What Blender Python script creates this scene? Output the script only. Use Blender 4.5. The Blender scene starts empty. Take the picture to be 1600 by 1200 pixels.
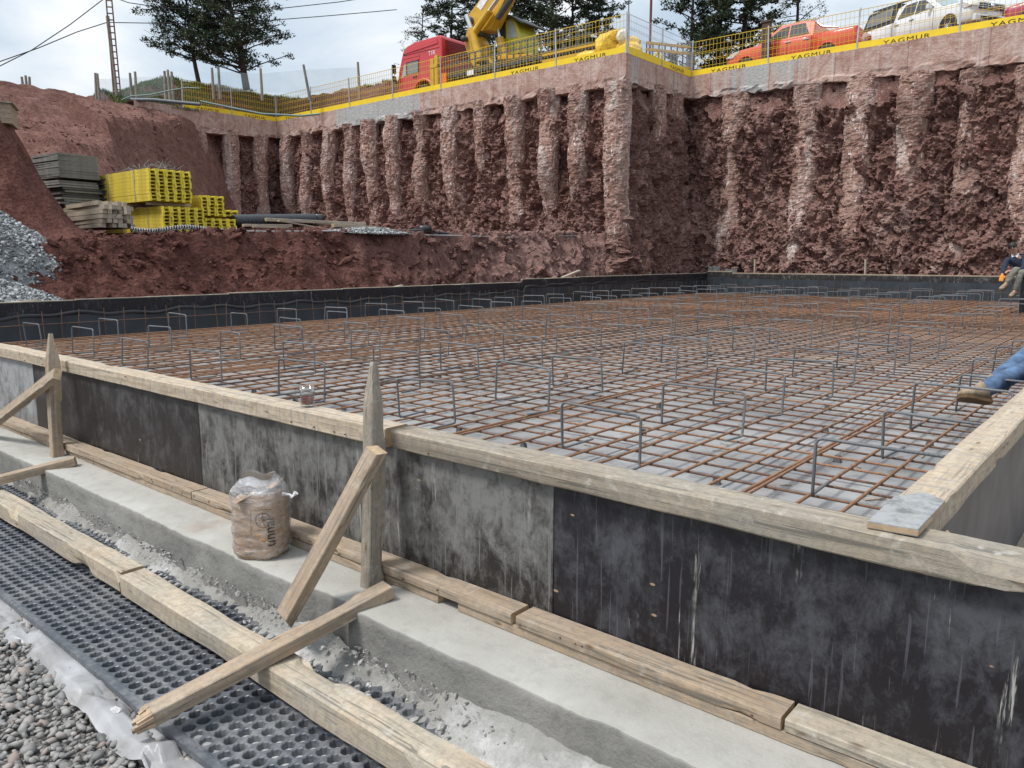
import bpy, bmesh, math, random
import numpy as np
from mathutils import Vector, Matrix, Euler
R = math.radians
random.seed(7)
rng = np.random.default_rng(11)
scene = bpy.context.scene
COL = scene.collection
# ------------------------------------------------------------ camera, sky, sun, exposure
PITCH, YAW, FPX = R(9.15), R(40.18), 1211.0
cam_d = bpy.data.cameras.new('camera')
cam_d.sensor_width = 36; cam_d.lens = 36 * FPX / 1600
cam_d.clip_start = 0.05; cam_d.clip_end = 3000
cam = bpy.data.objects.new('camera', cam_d); COL.objects.link(cam)
cam.location = (0, 0, 0); cam.rotation_euler = (R(90) - PITCH, 0, YAW)
scene.camera = cam
scene.view_settings.view_transform = 'Standard'
scene.view_settings.look = 'None'
scene.view_settings.exposure = 0.40
scene.view_settings.gamma = 1.0
SUN_EL, SUN_AZ = R(58), R(205)        # azimuth from +Y, clockwise
world = bpy.data.worlds.new('World'); scene.world = world; world.use_nodes = True
def build_world():
    nt = world.node_tree; N = nt.nodes; L = nt.links; N.clear()
    out = N.new('ShaderNodeOutputWorld'); bg1 = N.new('ShaderNodeBackground'); bg2 = N.new('ShaderNodeBackground')
    sky = N.new('ShaderNodeTexSky'); sky.sky_type = 'NISHITA'; sky.sun_disc = False
    sky.sun_elevation = SUN_EL; sky.sun_rotation = SUN_AZ; sky.altitude = 800; sky.dust_density = 1.5
    L.new(sky.outputs[0], bg1.inputs[0]); bg1.inputs[1].default_value = 0.11
    tc = N.new('ShaderNodeTexCoord'); mp = N.new('ShaderNodeMapping'); mp.inputs['Scale'].default_value = (1, 1, 2.2)
    L.new(tc.outputs['Generated'], mp.inputs[0])
    n1 = N.new('ShaderNodeTexNoise'); n1.inputs['Scale'].default_value = 2.6; n1.inputs['Detail'].default_value = 7; n1.inputs['Roughness'].default_value = .52
    n1.inputs['Distortion'].default_value = .35
    L.new(mp.outputs[0], n1.inputs['Vector'])
    r1 = N.new('ShaderNodeValToRGB'); e = r1.color_ramp.elements
    e[0].position = .36; e[0].color = (.40, .51, .62, 1); e[1].position = .62; e[1].color = (.86, .88, .89, 1)
    m = r1.color_ramp.elements.new(.5); m.color = (.63, .70, .77, 1)
    L.new(n1.outputs['Fac'], r1.inputs[0]); L.new(r1.outputs[0], bg2.inputs[0])
    # overcast sky is brighter towards the zenith
    sx = N.new('ShaderNodeSeparateXYZ'); L.new(tc.outputs['Generated'], sx.inputs[0])
    mr = N.new('ShaderNodeMapRange'); mr.inputs[1].default_value = .15; mr.inputs[2].default_value = 1; mr.inputs[3].default_value = .90; mr.inputs[4].default_value = 1.32
    L.new(sx.outputs['Z'], mr.inputs[0]); L.new(mr.outputs[0], bg2.inputs[1])
    mix = N.new('ShaderNodeMixShader')
    n2 = N.new('ShaderNodeTexNoise'); n2.inputs['Scale'].default_value = 1.7; n2.inputs['Detail'].default_value = 5
    L.new(mp.outputs[0], n2.inputs['Vector'])
    r2 = N.new('ShaderNodeMapRange'); r2.inputs[1].default_value = .35; r2.inputs[2].default_value = .6; r2.inputs[3].default_value = .78; r2.inputs[4].default_value = .97
    L.new(n2.outputs['Fac'], r2.inputs[0]); L.new(r2.outputs[0], mix.inputs[0])
    L.new(bg1.outputs[0], mix.inputs[1]); L.new(bg2.outputs[0], mix.inputs[2]); L.new(mix.outputs[0], out.inputs[0])
build_world()
sd = bpy.data.lights.new('sun', 'SUN'); sd.energy = 2.5; sd.angle = R(14); sd.color = (1, .965, .92)
sun = bpy.data.objects.new('sun', sd); COL.objects.link(sun)
sdir = Vector((math.sin(SUN_AZ) * math.cos(SUN_EL), math.cos(SUN_AZ) * math.cos(SUN_EL), math.sin(SUN_EL)))
sun.rotation_euler = sdir.to_track_quat('Z', 'Y').to_euler()

# ------------------------------------------------------------ measuring: photo point on the plane y=Y -> place in the world
def ray(x, y):
    r, u = (x - 800) / FPX, (600 - y) / FPX
    up = u * math.cos(PITCH) - math.sin(PITCH); fw = math.cos(PITCH) + u * math.sin(PITCH)
    return Vector((r * math.cos(YAW) - fw * math.sin(YAW), r * math.sin(YAW) + fw * math.cos(YAW), up))
def atY(x, y, Y): d = ray(x, y); return d * (Y / d.y)
def atX(x, y, X): d = ray(x, y); return d * (X / d.x)
def atZ(x, y, Z): d = ray(x, y); return d * (Z / d.z)
def atD(x, y, d): r = ray(x, y); return r * (d / (r.y * math.cos(YAW) - r.x * math.sin(YAW)))

# ------------------------------------------------------------ object helpers
def tag(o, label=None, cat=None, group=None, kind=None):
    if label: o['label'] = label
    if cat: o['category'] = cat
    if group: o['group'] = group
    if kind: o['kind'] = kind
    return o
def empty(name, loc=(0, 0, 0), rz=0):
    o = bpy.data.objects.new(name, None); COL.objects.link(o); o.location = loc; o.rotation_euler = (0, 0, rz)
    o.empty_display_size = .1
    return o
def link(name, me, mats=None, parent=None, loc=None, rot=None):
    if mats is not None and not len(me.materials):
        for m in (mats if isinstance(mats, (list, tuple)) else [mats]): me.materials.append(m)
    o = bpy.data.objects.new(name, me); COL.objects.link(o)
    if parent: o.parent = parent
    if loc is not None: o.location = loc
    if rot is not None: o.rotation_euler = rot
    return o
def copy_tree(o, parent=None):
    c = o.copy(); COL.objects.link(c)
    c.parent = parent
    for ch in o.children: copy_tree(ch, c)
    return c
def np_mesh(name, V, F, smooth=False, mi=None):
    me = bpy.data.meshes.new(name); V = np.asarray(V, np.float32); F = np.asarray(F, np.int32)
    n, k = F.shape
    me.vertices.add(len(V)); me.vertices.foreach_set('co', V.ravel())
    me.loops.add(n * k); me.loops.foreach_set('vertex_index', F.ravel())
    me.polygons.add(n); me.polygons.foreach_set('loop_start', np.arange(0, n * k, k, dtype=np.int32))
    try: me.polygons.foreach_set('loop_total', np.full(n, k, np.int32))
    except Exception: pass
    me.polygons.foreach_set('use_smooth', np.full(n, smooth))
    if mi is not None: me.polygons.foreach_set('material_index', np.asarray(mi, np.int32))
    me.update(calc_edges=True); me.validate()
    return me
def grid_faces(nu, nv, flip=False):
    i, j = np.meshgrid(np.arange(nu - 1), np.arange(nv - 1), indexing='ij')
    a = (i * nv + j).ravel(); q = np.stack([a, a + nv, a + nv + 1, a + 1], 1)
    return q[:, ::-1] if flip else q

class MB:
    def __init__(s): s.v = []; s.f = []; s.m = []; s.sm = []
    def add(s, vs, fs, m=0, smooth=False):
        b = len(s.v); s.v += [tuple(v) for v in vs]
        for f in fs: s.f.append([b + i for i in f]); s.m.append(m); s.sm.append(smooth)
        return s
    def box(s, c, d, rot=None, m=0, taper=1.0):
        M = rot if rot is not None else Matrix.Identity(3)
        vs = []
        for z in (-.5, .5):
            t = taper if z > 0 else 1
            for x, y in ((-.5, -.5), (.5, -.5), (.5, .5), (-.5, .5)):
                vs.append(Vector(c) + M @ Vector((x * d[0] * t, y * d[1] * t, z * d[2])))
        return s.add(vs, [(0, 3, 2, 1), (4, 5, 6, 7), (0, 1, 5, 4), (1, 2, 6, 5), (2, 3, 7, 6), (3, 0, 4, 7)], m)
    def b2(s, lo, hi, m=0):
        return s.box([(a + b) / 2 for a, b in zip(lo, hi)], [b - a for a, b in zip(lo, hi)], None, m)
    def bar(s, p0, p1, w, h, m=0, up=(0, 0, 1)):
        p0, p1 = Vector(p0), Vector(p1); d = (p1 - p0); L = d.length; d.normalize()
        u = Vector(up)
        if abs(d.dot(u)) > .98: u = Vector((0, 1, 0))
        y = u.cross(d).normalized(); z = d.cross(y)
        M = Matrix((d, y, z)).transposed()
        return s.box((p0 + p1) / 2, (L, w, h), M, m)
    def tube(s, pts, r, n=8, m=0, caps=True, smooth=True):
        pts = [Vector(p) for p in pts]; rs = r if isinstance(r, (list, tuple)) else [r] * len(pts)
        vs = []; fs = []; prev = None
        for i, p in enumerate(pts):
            a = pts[max(i - 1, 0)]; b = pts[min(i + 1, len(pts) - 1)]
            d = (b - a).normalized() if (b - a).length > 1e-9 else Vector((0, 0, 1))
            if prev is None:
                x = d.orthogonal().normalized()
            else:
                x = (prev - d * prev.dot(d))
                x = x.normalized() if x.length > 1e-6 else d.orthogonal().normalized()
            prev = x; y = d.cross(x)
            for k in range(n):
                t = 2 * math.pi * k / n
                vs.append(p + (x * math.cos(t) + y * math.sin(t)) * rs[i])
        for i in range(len(pts) - 1):
            for k in range(n):
                a = i * n + k; b = i * n + (k + 1) % n
                fs.append((a, b, b + n, a + n))
        s.add(vs, fs, m, smooth)
        if caps:
            s.add(vs[:n], [list(range(n))[::-1]], m); s.add(vs[-n:], [list(range(n))], m)
        return s
    def prism(s, poly, a, b, axis='y', m=0):
        # poly in the two other axes
        def P(u, v, w):
            return {'x': (w, u, v), 'y': (u, w, v), 'z': (u, v, w)}[axis]
        n = len(poly); vs = [P(u, v, a) for u, v in poly] + [P(u, v, b) for u, v in poly]
        fs = [list(range(n)), list(range(n, 2 * n))[::-1]] + [(i, i + n, (i + 1) % n + n, (i + 1) % n) for i in range(n)]
        return s.add(vs, fs, m)
    def lathe(s, prof, n=24, c=(0, 0, 0), m=0, smooth=True, axis='z', caps=False):
        vs = []; fs = []
        for (r, z) in prof:
            for k in range(n):
                t = 2 * math.pi * k / n; a, b = r * math.cos(t), r * math.sin(t)
                q = {'z': (a, b, z), 'y': (a, z, b), 'x': (z, a, b)}[axis]
                vs.append((c[0] + q[0], c[1] + q[1], c[2] + q[2]))
        for i in range(len(prof) - 1):
            for k in range(n):
                a = i * n + k; b = i * n + (k + 1) % n; fs.append((a, b, b + n, a + n))
        s.add(vs, fs, m, smooth)
        if caps:
            s.add(vs[:n], [list(range(n))[::-1]], m); s.add(vs[-n:], [list(range(n))], m)
        return s
    def mesh(s, name):
        me = bpy.data.meshes.new(name); me.from_pydata(s.v, [], s.f)
        for p, m, sm in zip(me.polygons, s.m, s.sm): p.material_index = m; p.use_smooth = sm
        bm = bmesh.new(); bm.from_mesh(me); bmesh.ops.recalc_face_normals(bm, faces=bm.faces); bm.to_mesh(me); bm.free()
        me.update(); return me
    def build(s, name, mats, parent=None, loc=None, rot=None): return link(name, s.mesh(name), mats, parent, loc, rot)

def bevel(o, w=.004, seg=2):
    md = o.modifiers.new('bevel', 'BEVEL'); md.width = w; md.segments = seg; md.limit_method = 'ANGLE'; return o

# ------------------------------------------------------------ numpy noise
def _h(ix, iy, iz, s=0):
    with np.errstate(over='ignore'):
        h = (ix.astype(np.uint32) * np.uint32(374761393) + iy.astype(np.uint32) * np.uint32(668265263) + iz.astype(np.uint32) * np.uint32(2147483647 - 61) + np.uint32((s * 974711 + 1013) & 0xffffffff))
        h = (h ^ (h >> np.uint32(13))) * np.uint32(1274126177); h ^= h >> np.uint32(16)
        h = h * np.uint32(2246822519); h ^= h >> np.uint32(15)
    return h.astype(np.float64) / 4294967295.0
def vnoise(P, s=0):
    P = np.asarray(P, float); f = np.floor(P); t = P - f; t = t * t * (3 - 2 * t); I = f.astype(np.int64)
    r = 0
    for dx in (0, 1):
        for dy in (0, 1):
            for dz in (0, 1):
                w = (t[:, 0] if dx else 1 - t[:, 0]) * (t[:, 1] if dy else 1 - t[:, 1]) * (t[:, 2] if dz else 1 - t[:, 2])
                r = r + w * _h(I[:, 0] + dx, I[:, 1] + dy, I[:, 2] + dz, s)
    return r * 2 - 1
def fbm(P, o=4, s=0, g=.5):
    P = np.asarray(P, float); a = 1; r = 0; n = 0
    for k in range(o): r = r + a * vnoise(P, s + k * 17); n += a; a *= g; P = P * 2.03 + 11.7
    return r / n
def facet(P, s=0, tilt=1.0):
    """broken-rock noise: every cell is a plane of its own tilt and height"""
    P = np.asarray(P, float); I = np.floor(P).astype(np.int64); best = np.full(len(P), 1e9); val = np.zeros(len(P))
    for dx in (-1, 0, 1):
        for dy in (-1, 0, 1):
            for dz in (-1, 0, 1):
                a, b, c = I[:, 0] + dx, I[:, 1] + dy, I[:, 2] + dz
                q = np.stack([a + _h(a, b, c, s), b + _h(a, b, c, s + 1), c + _h(a, b, c, s + 2)], 1)
                d = P - q; dd = (d ** 2).sum(1); k = dd < best
                if not k.any(): continue
                h0 = _h(a, b, c, s + 3) * 2 - 1
                t = np.stack([_h(a, b, c, s + 4) - .5, _h(a, b, c, s + 5) - .5, _h(a, b, c, s + 6) - .5], 1) * 2 * tilt
                v = h0 + (d * t).sum(1)
                val = np.where(k, v, val); best = np.where(k, dd, best)
    return val
def sstep(a, b, x): t = np.clip((x - a) / (b - a), 0, 1); return t * t * (3 - 2 * t)

# ------------------------------------------------------------ materials
class NT:
    def __init__(s, name):
        s.mat = bpy.data.materials.new(name); s.mat.use_nodes = True; s.t = s.mat.node_tree; s.N = s.t.nodes; s.L = s.t.links
        s.b = s.N['Principled BSDF']; s.tc = s.N.new('ShaderNodeTexCoord')
    def set(s, k, v):
        i = s.b.inputs[k]
        if hasattr(v, 'is_output') or isinstance(v, bpy.types.NodeSocket): s.L.new(v, i)
        else: i.default_value = v if not isinstance(v, tuple) or len(v) == 4 else (*v, 1)
    def vec(s, scale=(1, 1, 1), src='Object', rot=(0, 0, 0), seed=False):
        m = s.N.new('ShaderNodeMapping'); m.inputs['Scale'].default_value = scale; m.inputs['Rotation'].default_value = rot
        s.L.new(s.tc.outputs[src], m.inputs[0])
        if seed:
            oi = s.N.new('ShaderNodeObjectInfo'); mu = s.N.new('ShaderNodeMath'); mu.operation = 'MULTIPLY'; mu.inputs[1].default_value = 37.0
            s.L.new(oi.outputs['Random'], mu.inputs[0]); s.L.new(mu.outputs[0], m.inputs['Location'])
        return m.outputs[0]
    def noise(s, scale=5, detail=4, rough=.55, vec=None, dist=0):
        n = s.N.new('ShaderNodeTexNoise'); n.inputs['Scale'].default_value = scale; n.inputs['Detail'].default_value = detail
        n.inputs['Roughness'].default_value = rough; n.inputs['Distortion'].default_value = dist
        s.L.new(vec if vec is not None else s.vec(), n.inputs['Vector']); return n.outputs['Fac']
    def voro(s, scale=5, vec=None, feature='F1', out='Distance'):
        n = s.N.new('ShaderNodeTexVoronoi'); n.feature = feature; n.inputs['Scale'].default_value = scale
        s.L.new(vec if vec is not None else s.vec(), n.inputs['Vector']); return n.outputs[out]
    def ramp(s, fac, stops):
        n = s.N.new('ShaderNodeValToRGB'); e = n.color_ramp.elements
        while len(e) < len(stops): e.new(.5)
        for i, (p, c) in enumerate(stops):
            e[i].position = p; e[i].color = (*c, 1) if isinstance(c, tuple) else (c, c, c, 1)
        s.L.new(fac, n.inputs[0]); return n.outputs[0]
    def mix(s, f, a, b, mode='MIX'):
        n = s.N.new('ShaderNodeMix'); n.data_type = 'RGBA'; n.blend_type = mode
        for i, v in ((0, f), (6, a), (7, b)):
            if isinstance(v, bpy.types.NodeSocket): s.L.new(v, n.inputs[i])
            elif i == 0: n.inputs[0].default_value = v
            else: n.inputs[i].default_value = (*v, 1) if len(v) == 3 else v
        return n.outputs[2]
    def math(s, op, a, b=0.0, clamp=False):
        n = s.N.new('ShaderNodeMath'); n.operation = op; n.use_clamp = clamp
        for i, v in ((0, a), (1, b)):
            if isinstance(v, bpy.types.NodeSocket): s.L.new(v, n.inputs[i])
            else: n.inputs[i].default_value = v
        return n.outputs[0]
    def bump(s, h, strength=.4, dist=.01, prev=None):
        n = s.N.new('ShaderNodeBump'); n.inputs['Strength'].default_value = strength; n.inputs['Distance'].default_value = dist
        s.L.new(h, n.inputs['Height'])
        if prev is not None: s.L.new(prev, n.inputs['Normal'])
        s.L.new(n.outputs[0], s.b.inputs['Normal']); return n.outputs[0]
    def sep(s, src='Object'):
        n = s.N.new('ShaderNodeSeparateXYZ'); s.L.new(s.tc.outputs[src], n.inputs[0]); return n.outputs
    def rnd(s):
        n = s.N.new('ShaderNodeObjectInfo'); return n.outputs['Random']
def plain(name, col, rough=.5, metal=0, var=.15, scale=6, bump=0.0, **kw):
    t = NT(name); n = t.noise(scale, 5)
    c = t.mix(t.ramp(n, [(.3, 0.0), (.7, 1.0)]), tuple(x * (1 - var) for x in col), tuple(min(x * (1 + var), 1) for x in col))
    t.set('Base Color', c); t.set('Roughness', rough); t.set('Metallic', metal)
    for k, v in kw.items(): t.set(k, v)
    if bump: t.bump(t.noise(scale * 8, 4), bump, .005)
    return t.mat
def wood(name, a, b, grey, gamt=.5, stain=(.2, .13, .08), marks=False, splash=.25):
    t = NT(name)
    v = t.vec((1.3, 26, 26), seed=True); g = t.noise(1, 6, .62, v, .6)
    v2 = t.vec((3.2, 3.2, 3.2), seed=True)
    big = t.noise(1, 5, .6, v2); med = t.noise(5, 5, .65, v2, .4)
    c = t.mix(t.ramp(g, [(.32, 0.0), (.66, 1.0)]), a, b)
    c = t.mix(t.math('MULTIPLY', t.ramp(big, [(.4, 0.0), (.62, 1.0)]), gamt), c, grey)
    # fine dark cracks along the grain
    v3 = t.vec((2.2, 60, 60), seed=True); cr = t.noise(1, 3, .5, v3, 1.2)
    c = t.mix(t.ramp(cr, [(.33, .8), (.42, 0.0)]), c, tuple(x * .42 for x in grey))
    # knots
    v4 = t.vec((4.5, 13, 13), seed=True); kn = t.voro(1, v4)
    c = t.mix(t.ramp(kn, [(.05, .8), (.13, 0.0)]), c, (.13, .07, .035))
    # cement splashes and reddish stains
    c = t.mix(t.math('MULTIPLY', t.ramp(med, [(.58, 0.0), (.68, 1.0)]), splash * 2), c, (.52, .49, .44))
    st = t.noise(2.1, 4, .6, v2)
    c = t.mix(t.math('MULTIPLY', t.ramp(st, [(.60, 0.0), (.75, 1.0)]), .6), c, stain)
    c = t.mix(t.math('MULTIPLY', t.rnd(), .35), c, t.mix(1.0, c, (.78, .72, .66), 'MULTIPLY'))
    if marks:
        w = t.N.new('ShaderNodeTexWave'); w.wave_type = 'BANDS'; w.bands_direction = 'X'; w.inputs['Scale'].default_value = 1.9; w.inputs['Distortion'].default_value = .9
        w.inputs['Detail'].default_value = 3; w.inputs['Detail Scale'].default_value = 2.2
        t.L.new(t.vec((1.6, .6, .6), seed=True), w.inputs['Vector'])
        mk = t.math('MULTIPLY', t.ramp(w.outputs['Fac'], [(.93, 0.0), (.98, 1.0)]), t.ramp(t.noise(7, 3, .6, v2), [(.38, 0.0), (.6, .75)]))
        c = t.mix(mk, c, (.27, .26, .27))
    t.set('Base Color', c); t.set('Roughness', .82); t.set('Specular IOR Level', .25)
    dk = t.noise(11, 6, .7, v2, .3); c2 = t.mix(t.math('MULTIPLY', t.ramp(dk, [(.44, 0.0), (.64, 1.0)]), .5), c, tuple(x * .55 for x in grey)); t.set('Base Color', c2)
    b0 = t.bump(g, .9, .004); t.bump(t.noise(60, 3, .6, v2), .5, .003, b0)
    return t.mat
def film_ply(name, base, haze, amt, seed=0, sheen=.42):
    t = NT(name); v = t.vec((1, 1, 1), seed=True)
    n1 = t.noise(1.7 + seed * .3, 8, .70, v, .25); n2 = t.noise(6, 9, .78, v, .3)
    vs = t.vec((9, 9, .7), seed=True); s1 = t.noise(1, 6, .62, vs, .3)
    lo = .565 - amt * .085
    n4 = t.noise(15, 9, .80, t.vec((1, 1, .45), seed=True), .5)
    m = t.ramp(t.math('ADD', t.math('MULTIPLY', n1, .30), t.math('ADD', t.math('MULTIPLY', n2, .34), t.math('MULTIPLY', n4, .36))), [(lo - .05, 0.0), (lo + .065, 1.0)])
    sz = t.sep(); up = t.math('MULTIPLY', t.math('ADD', sz[2], .05), 1.6 * amt)
    m = t.math('ADD', m, t.math('MULTIPLY', up, t.ramp(t.noise(2.4, 6, .6, v), [(.3, .3), (.6, 1.0)])), True)
    c = t.mix(t.math('MULTIPLY', m, .55 + amt * .4), base, haze)
    drip = t.ramp(t.noise(1, 7, .75, t.vec((16, 16, .9), seed=True), .2), [(.60, 0.0), (.64, 1.0)]); gate = t.ramp(t.noise(1.3, 5, .7, t.vec((1.3, 1.3, 1), rot=(0, 0, 1), seed=True)), [(.54, 0.0), (.60, 1.0)])
    c = t.mix(t.math('MULTIPLY', t.math('MULTIPLY', drip, gate), .8), c, (.44, .43, .40))
    sc = t.noise(1, 4, .5, t.vec((30, 30, 4), rot=(0, .7, .2), seed=True), 2.2)
    c = t.mix(t.ramp(sc, [(.28, .5), (.33, 0.0)]), c, (.012, .010, .011))
    fl = t.voro(5.5, t.vec((.8, 1, 1.7), rot=(0, .3, 0), seed=True)); c = t.mix(t.ramp(t.math('ADD', fl, t.math('MULTIPLY', t.noise(60, 3), .03)), [(.055, .9), (.065, 0.0)]), c, (.36, .25, .15))
    for ro, th_ in ((.5, .655), (-.9, .665)):
        sl = t.noise(1, 3, .5, t.vec((60, 60, 2.2), rot=(0, ro, 0), seed=True), .3); c = t.mix(t.math('MULTIPLY', t.ramp(sl, [(th_, 0.0), (th_ + .02, 1.0)]), .55), c, haze)
    fine = t.noise(42, 5, .7, v); c = t.mix(t.math('MULTIPLY', t.ramp(fine, [(.6, 0.0), (.72, 1.0)]), .3), c, haze)
    t.set('Base Color', c); t.set('Roughness', t.math('ADD', t.math('MULTIPLY', m, .3), sheen)); t.set('Specular IOR Level', .35)
    t.bump(t.math('ADD', n2, t.math('MULTIPLY', fine, .4)), .22, .004)
    return t.mat
def concrete(name, a, b, fine=70, bmp=.3, stain=None, spots=.3):
    t = NT(name); n1 = t.noise(1.6, 6, .6); n2 = t.noise(14, 6, .7); n3 = t.noise(fine, 4, .7)
    c = t.mix(t.ramp(n1, [(.32, 0.0), (.68, 1.0)]), a, b)
    c = t.mix(t.math('MULTIPLY', t.ramp(n2, [(.5, 0.0), (.7, 1.0)]), spots), c, tuple(x * .62 for x in a))
    c = t.mix(t.math('MULTIPLY', t.ramp(n3, [(.55, 0.0), (.75, 1.0)]), .25), c, tuple(min(1, x * 1.25) for x in b))
    if stain: c = t.mix(t.math('MULTIPLY', t.ramp(t.noise(2.6, 4, .5), [(.62, 0.0), (.75, 1.0)]), .5), c, stain)
    t.set('Base Color', c); t.set('Roughness', .9); t.set('Specular IOR Level', .2)
    b0 = t.bump(n2, bmp, .01); t.bump(n3, bmp, .004, b0)
    return t.mat
def rockmat(name, cols, pale=.5, vein=(.50, .42, .39), dirt=None, fine=1.0, streak=.5):
    t = NT(name); n1 = t.noise(.55, 6, .6); n2 = t.noise(3.1, 7, .68, None, .6); n3 = t.noise(16 * fine, 6, .72)
    vs = t.vec((2.4, 2.4, .35)); s1 = t.noise(1.0, 6, .62, vs, .5)
    c = t.mix(t.ramp(n1, [(.35, 0.0), (.65, 1.0)]), cols[0], cols[1])
    c = t.mix(t.math('MULTIPLY', t.ramp(n2, [(.42, 0.0), (.64, 1.0)]), .75), c, cols[2])
    c = t.mix(t.math('MULTIPLY', t.ramp(s1, [(.52, 0.0), (.72, 1.0)]), streak), c, vein)
    v5 = t.vec((5, 5, 1.6), rot=(.3, .4, .2)); p = t.noise(1, 7, .72, v5, 2.4)
    c = t.mix(t.math('MULTIPLY', t.ramp(p, [(.57, 0.0), (.62, 1.0)]), pale), c, tuple(min(1, x * 1.45) for x in vein))
    pz = t.noise(1, 5, .6, t.vec((1.1, 1.1, .5)), .8); c = t.mix(t.math('MULTIPLY', t.ramp(pz, [(.56, 0.0), (.66, 1.0)]), pale * .8), c, vein)
    c = t.mix(t.math('MULTIPLY', t.ramp(n3, [(.35, 1.0), (.5, 0.0)]), .55), c, tuple(x * .42 for x in cols[0])); dk = t.noise(.9, 6, .7, t.vec((1, 1, .6)), .5); c = t.mix(t.math('MULTIPLY', t.ramp(dk, [(.38, 1.0), (.50, 0.0)]), .45), c, tuple(x * .6 for x in cols[0]))
    dp = t.noise(.35, 5, .6, t.vec((1, 1.6, 1))); c = t.mix(t.math('MULTIPLY', t.ramp(dp, [(.45, 0.0), (.58, 1.0)]), .35), c, tuple(x * .62 for x in cols[0]))
    if dirt:
        sx = t.sep(); f = t.math('MULTIPLY', t.math('ADD', sx[1], t.math('MULTIPLY', t.math('SUBTRACT', n1, .5), 8.0)), .125); f = t.math('SUBTRACT', f, 1.55, True)
        c = t.mix(f, c, t.mix(t.ramp(n2, [(.35, 0.0), (.65, 1.0)]), dirt[0], dirt[1]))
        h = t.math('MULTIPLY', t.math('SUBTRACT', -21.5, sx[0]), .3, True)
        c = t.mix(t.math('MULTIPLY', h, .8), c, t.mix(t.ramp(n2, [(.35, 0.0), (.65, 1.0)]), dirt[2], dirt[3]))
    t.set('Base Color', c); t.set('Roughness', .92); t.set('Specular IOR Level', .18)
    b0 = t.bump(n2, .8, .12); b1 = t.bump(n3, 1.0, .05, b0); t.bump(t.voro(13 * fine), .7, .04, b1)
    return t.mat

M = {}
M['wood_new'] = wood('wood_new', (.43, .335, .235), (.60, .495, .37), (.42, .385, .33), .35, marks=True, splash=.35)
M['wood_old'] = wood('wood_old', (.23, .19, .145), (.42, .355, .275), (.30, .285, .25), .6, stain=(.22, .12, .09), splash=.3)
M['wood_tan'] = wood('wood_tan', (.32, .235, .16), (.48, .37, .265), (.36, .33, .285), .35, stain=(.27, .15, .08), splash=.2)
M['wood_pale'] = wood('wood_pale', (.40, .325, .235), (.56, .475, .365), (.38, .355, .305), .6, stain=(.30, .20, .13), splash=.3)
M['wood_end'] = plain('wood_end_grain', (.40, .29, .18), .9, var=.3, scale=30, bump=.4)
M['wood_broken'] = plain('wood_broken', (.38, .28, .19), .9, var=.35, scale=25, bump=.6)
M['ply_dark'] = film_ply('film_ply_dark', (.013, .011, .014), (.095, .098, .112), .38)
M['ply_brown'] = film_ply('film_ply_brown', (.022, .018, .018), (.12, .12, .12), .30, 1)
M['ply_grey'] = film_ply('film_ply_cement_grey', (.024, .021, .020), (.21, .207, .195), .80, 2)
M['ply_light'] = film_ply('film_ply_light_grey', (.10, .10, .10), (.33, .34, .34), 1.0, 3)
M['ply_side'] = plain('ply_side_grey', (.10, .10, .108), .55, var=.25, scale=5)
M['ply_edge'] = plain('ply_edge', (.42, .31, .2), .85, var=.25, scale=30)
M['ledge'] = concrete('ledge_concrete', (.31, .30, .27), (.45, .44, .41), 90, .45, (.30, .22, .17), .30)
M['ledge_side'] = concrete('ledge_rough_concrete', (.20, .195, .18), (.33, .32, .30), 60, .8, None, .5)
def spill_mat():
    t = NT('spilled_concrete'); n1 = t.noise(3.2, 7, .72); n2 = t.noise(24, 7, .75); n3 = t.noise(90, 4, .7); sx = t.sep()
    w = t.math('MULTIPLY', t.math('SUBTRACT', 1.73, t.math('ADD', sx[1], t.math('MULTIPLY', t.math('SUBTRACT', n1, .5), .5))), 7.0, True)
    c = t.mix(w, (.33, .322, .30), (.68, .68, .67)); c = t.mix(t.math('MULTIPLY', t.ramp(n1, [(.42, 0.0), (.58, 1.0)]), .55), c, (.34, .33, .31))
    c = t.mix(t.math('MULTIPLY', t.ramp(n2, [(.50, 0.0), (.66, 1.0)]), .4), c, (.22, .215, .20)); t.set('Base Color', c); t.set('Roughness', .95)
    b0 = t.bump(n2, 1.0, .012); t.bump(n3, .8, .005, b0); return t.mat
M['spill'] = spill_mat()
M['floor'] = plain('sealed_slab_membrane', (.235, .25, .275), .42, var=.22, scale=1.3, bump=.12)
M['membrane'] = plain('slate_membrane', (.030, .038, .047), .45, var=.3, scale=2.5, bump=.1)
M['black_sheet'] = plain('black_sheet', (.018, .018, .02), .4, var=.3)
def dimple_mat():
    t = NT('dimple_plastic'); n = t.noise(2.4, 7, .68); f = t.noise(38, 5, .7)
    d = t.ramp(t.math('ADD', t.math('MULTIPLY', n, .6), t.math('MULTIPLY', f, .4)), [(.46, 0.0), (.60, 1.0)])
    c = t.mix(t.math('MULTIPLY', d, .50), (.075, .083, .098), (.30, .30, .295))
    t.set('Base Color', c); t.set('Roughness', t.math('ADD', t.math('MULTIPLY', d, .35), .38)); t.bump(f, .15, .002); return t.mat
M['dimple'] = dimple_mat()
M['cup_fill'] = plain('cement_in_cups', (.38, .37, .35), .95, var=.3, scale=20, bump=.5)
M['cup_wall'] = plain('black_cup_wall', (.010, .011, .013), .9, var=.3, scale=20)
M['cup_dark'] = plain('dark_cup_bottom', (.018, .019, .022), .95, var=.4, scale=20)
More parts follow.
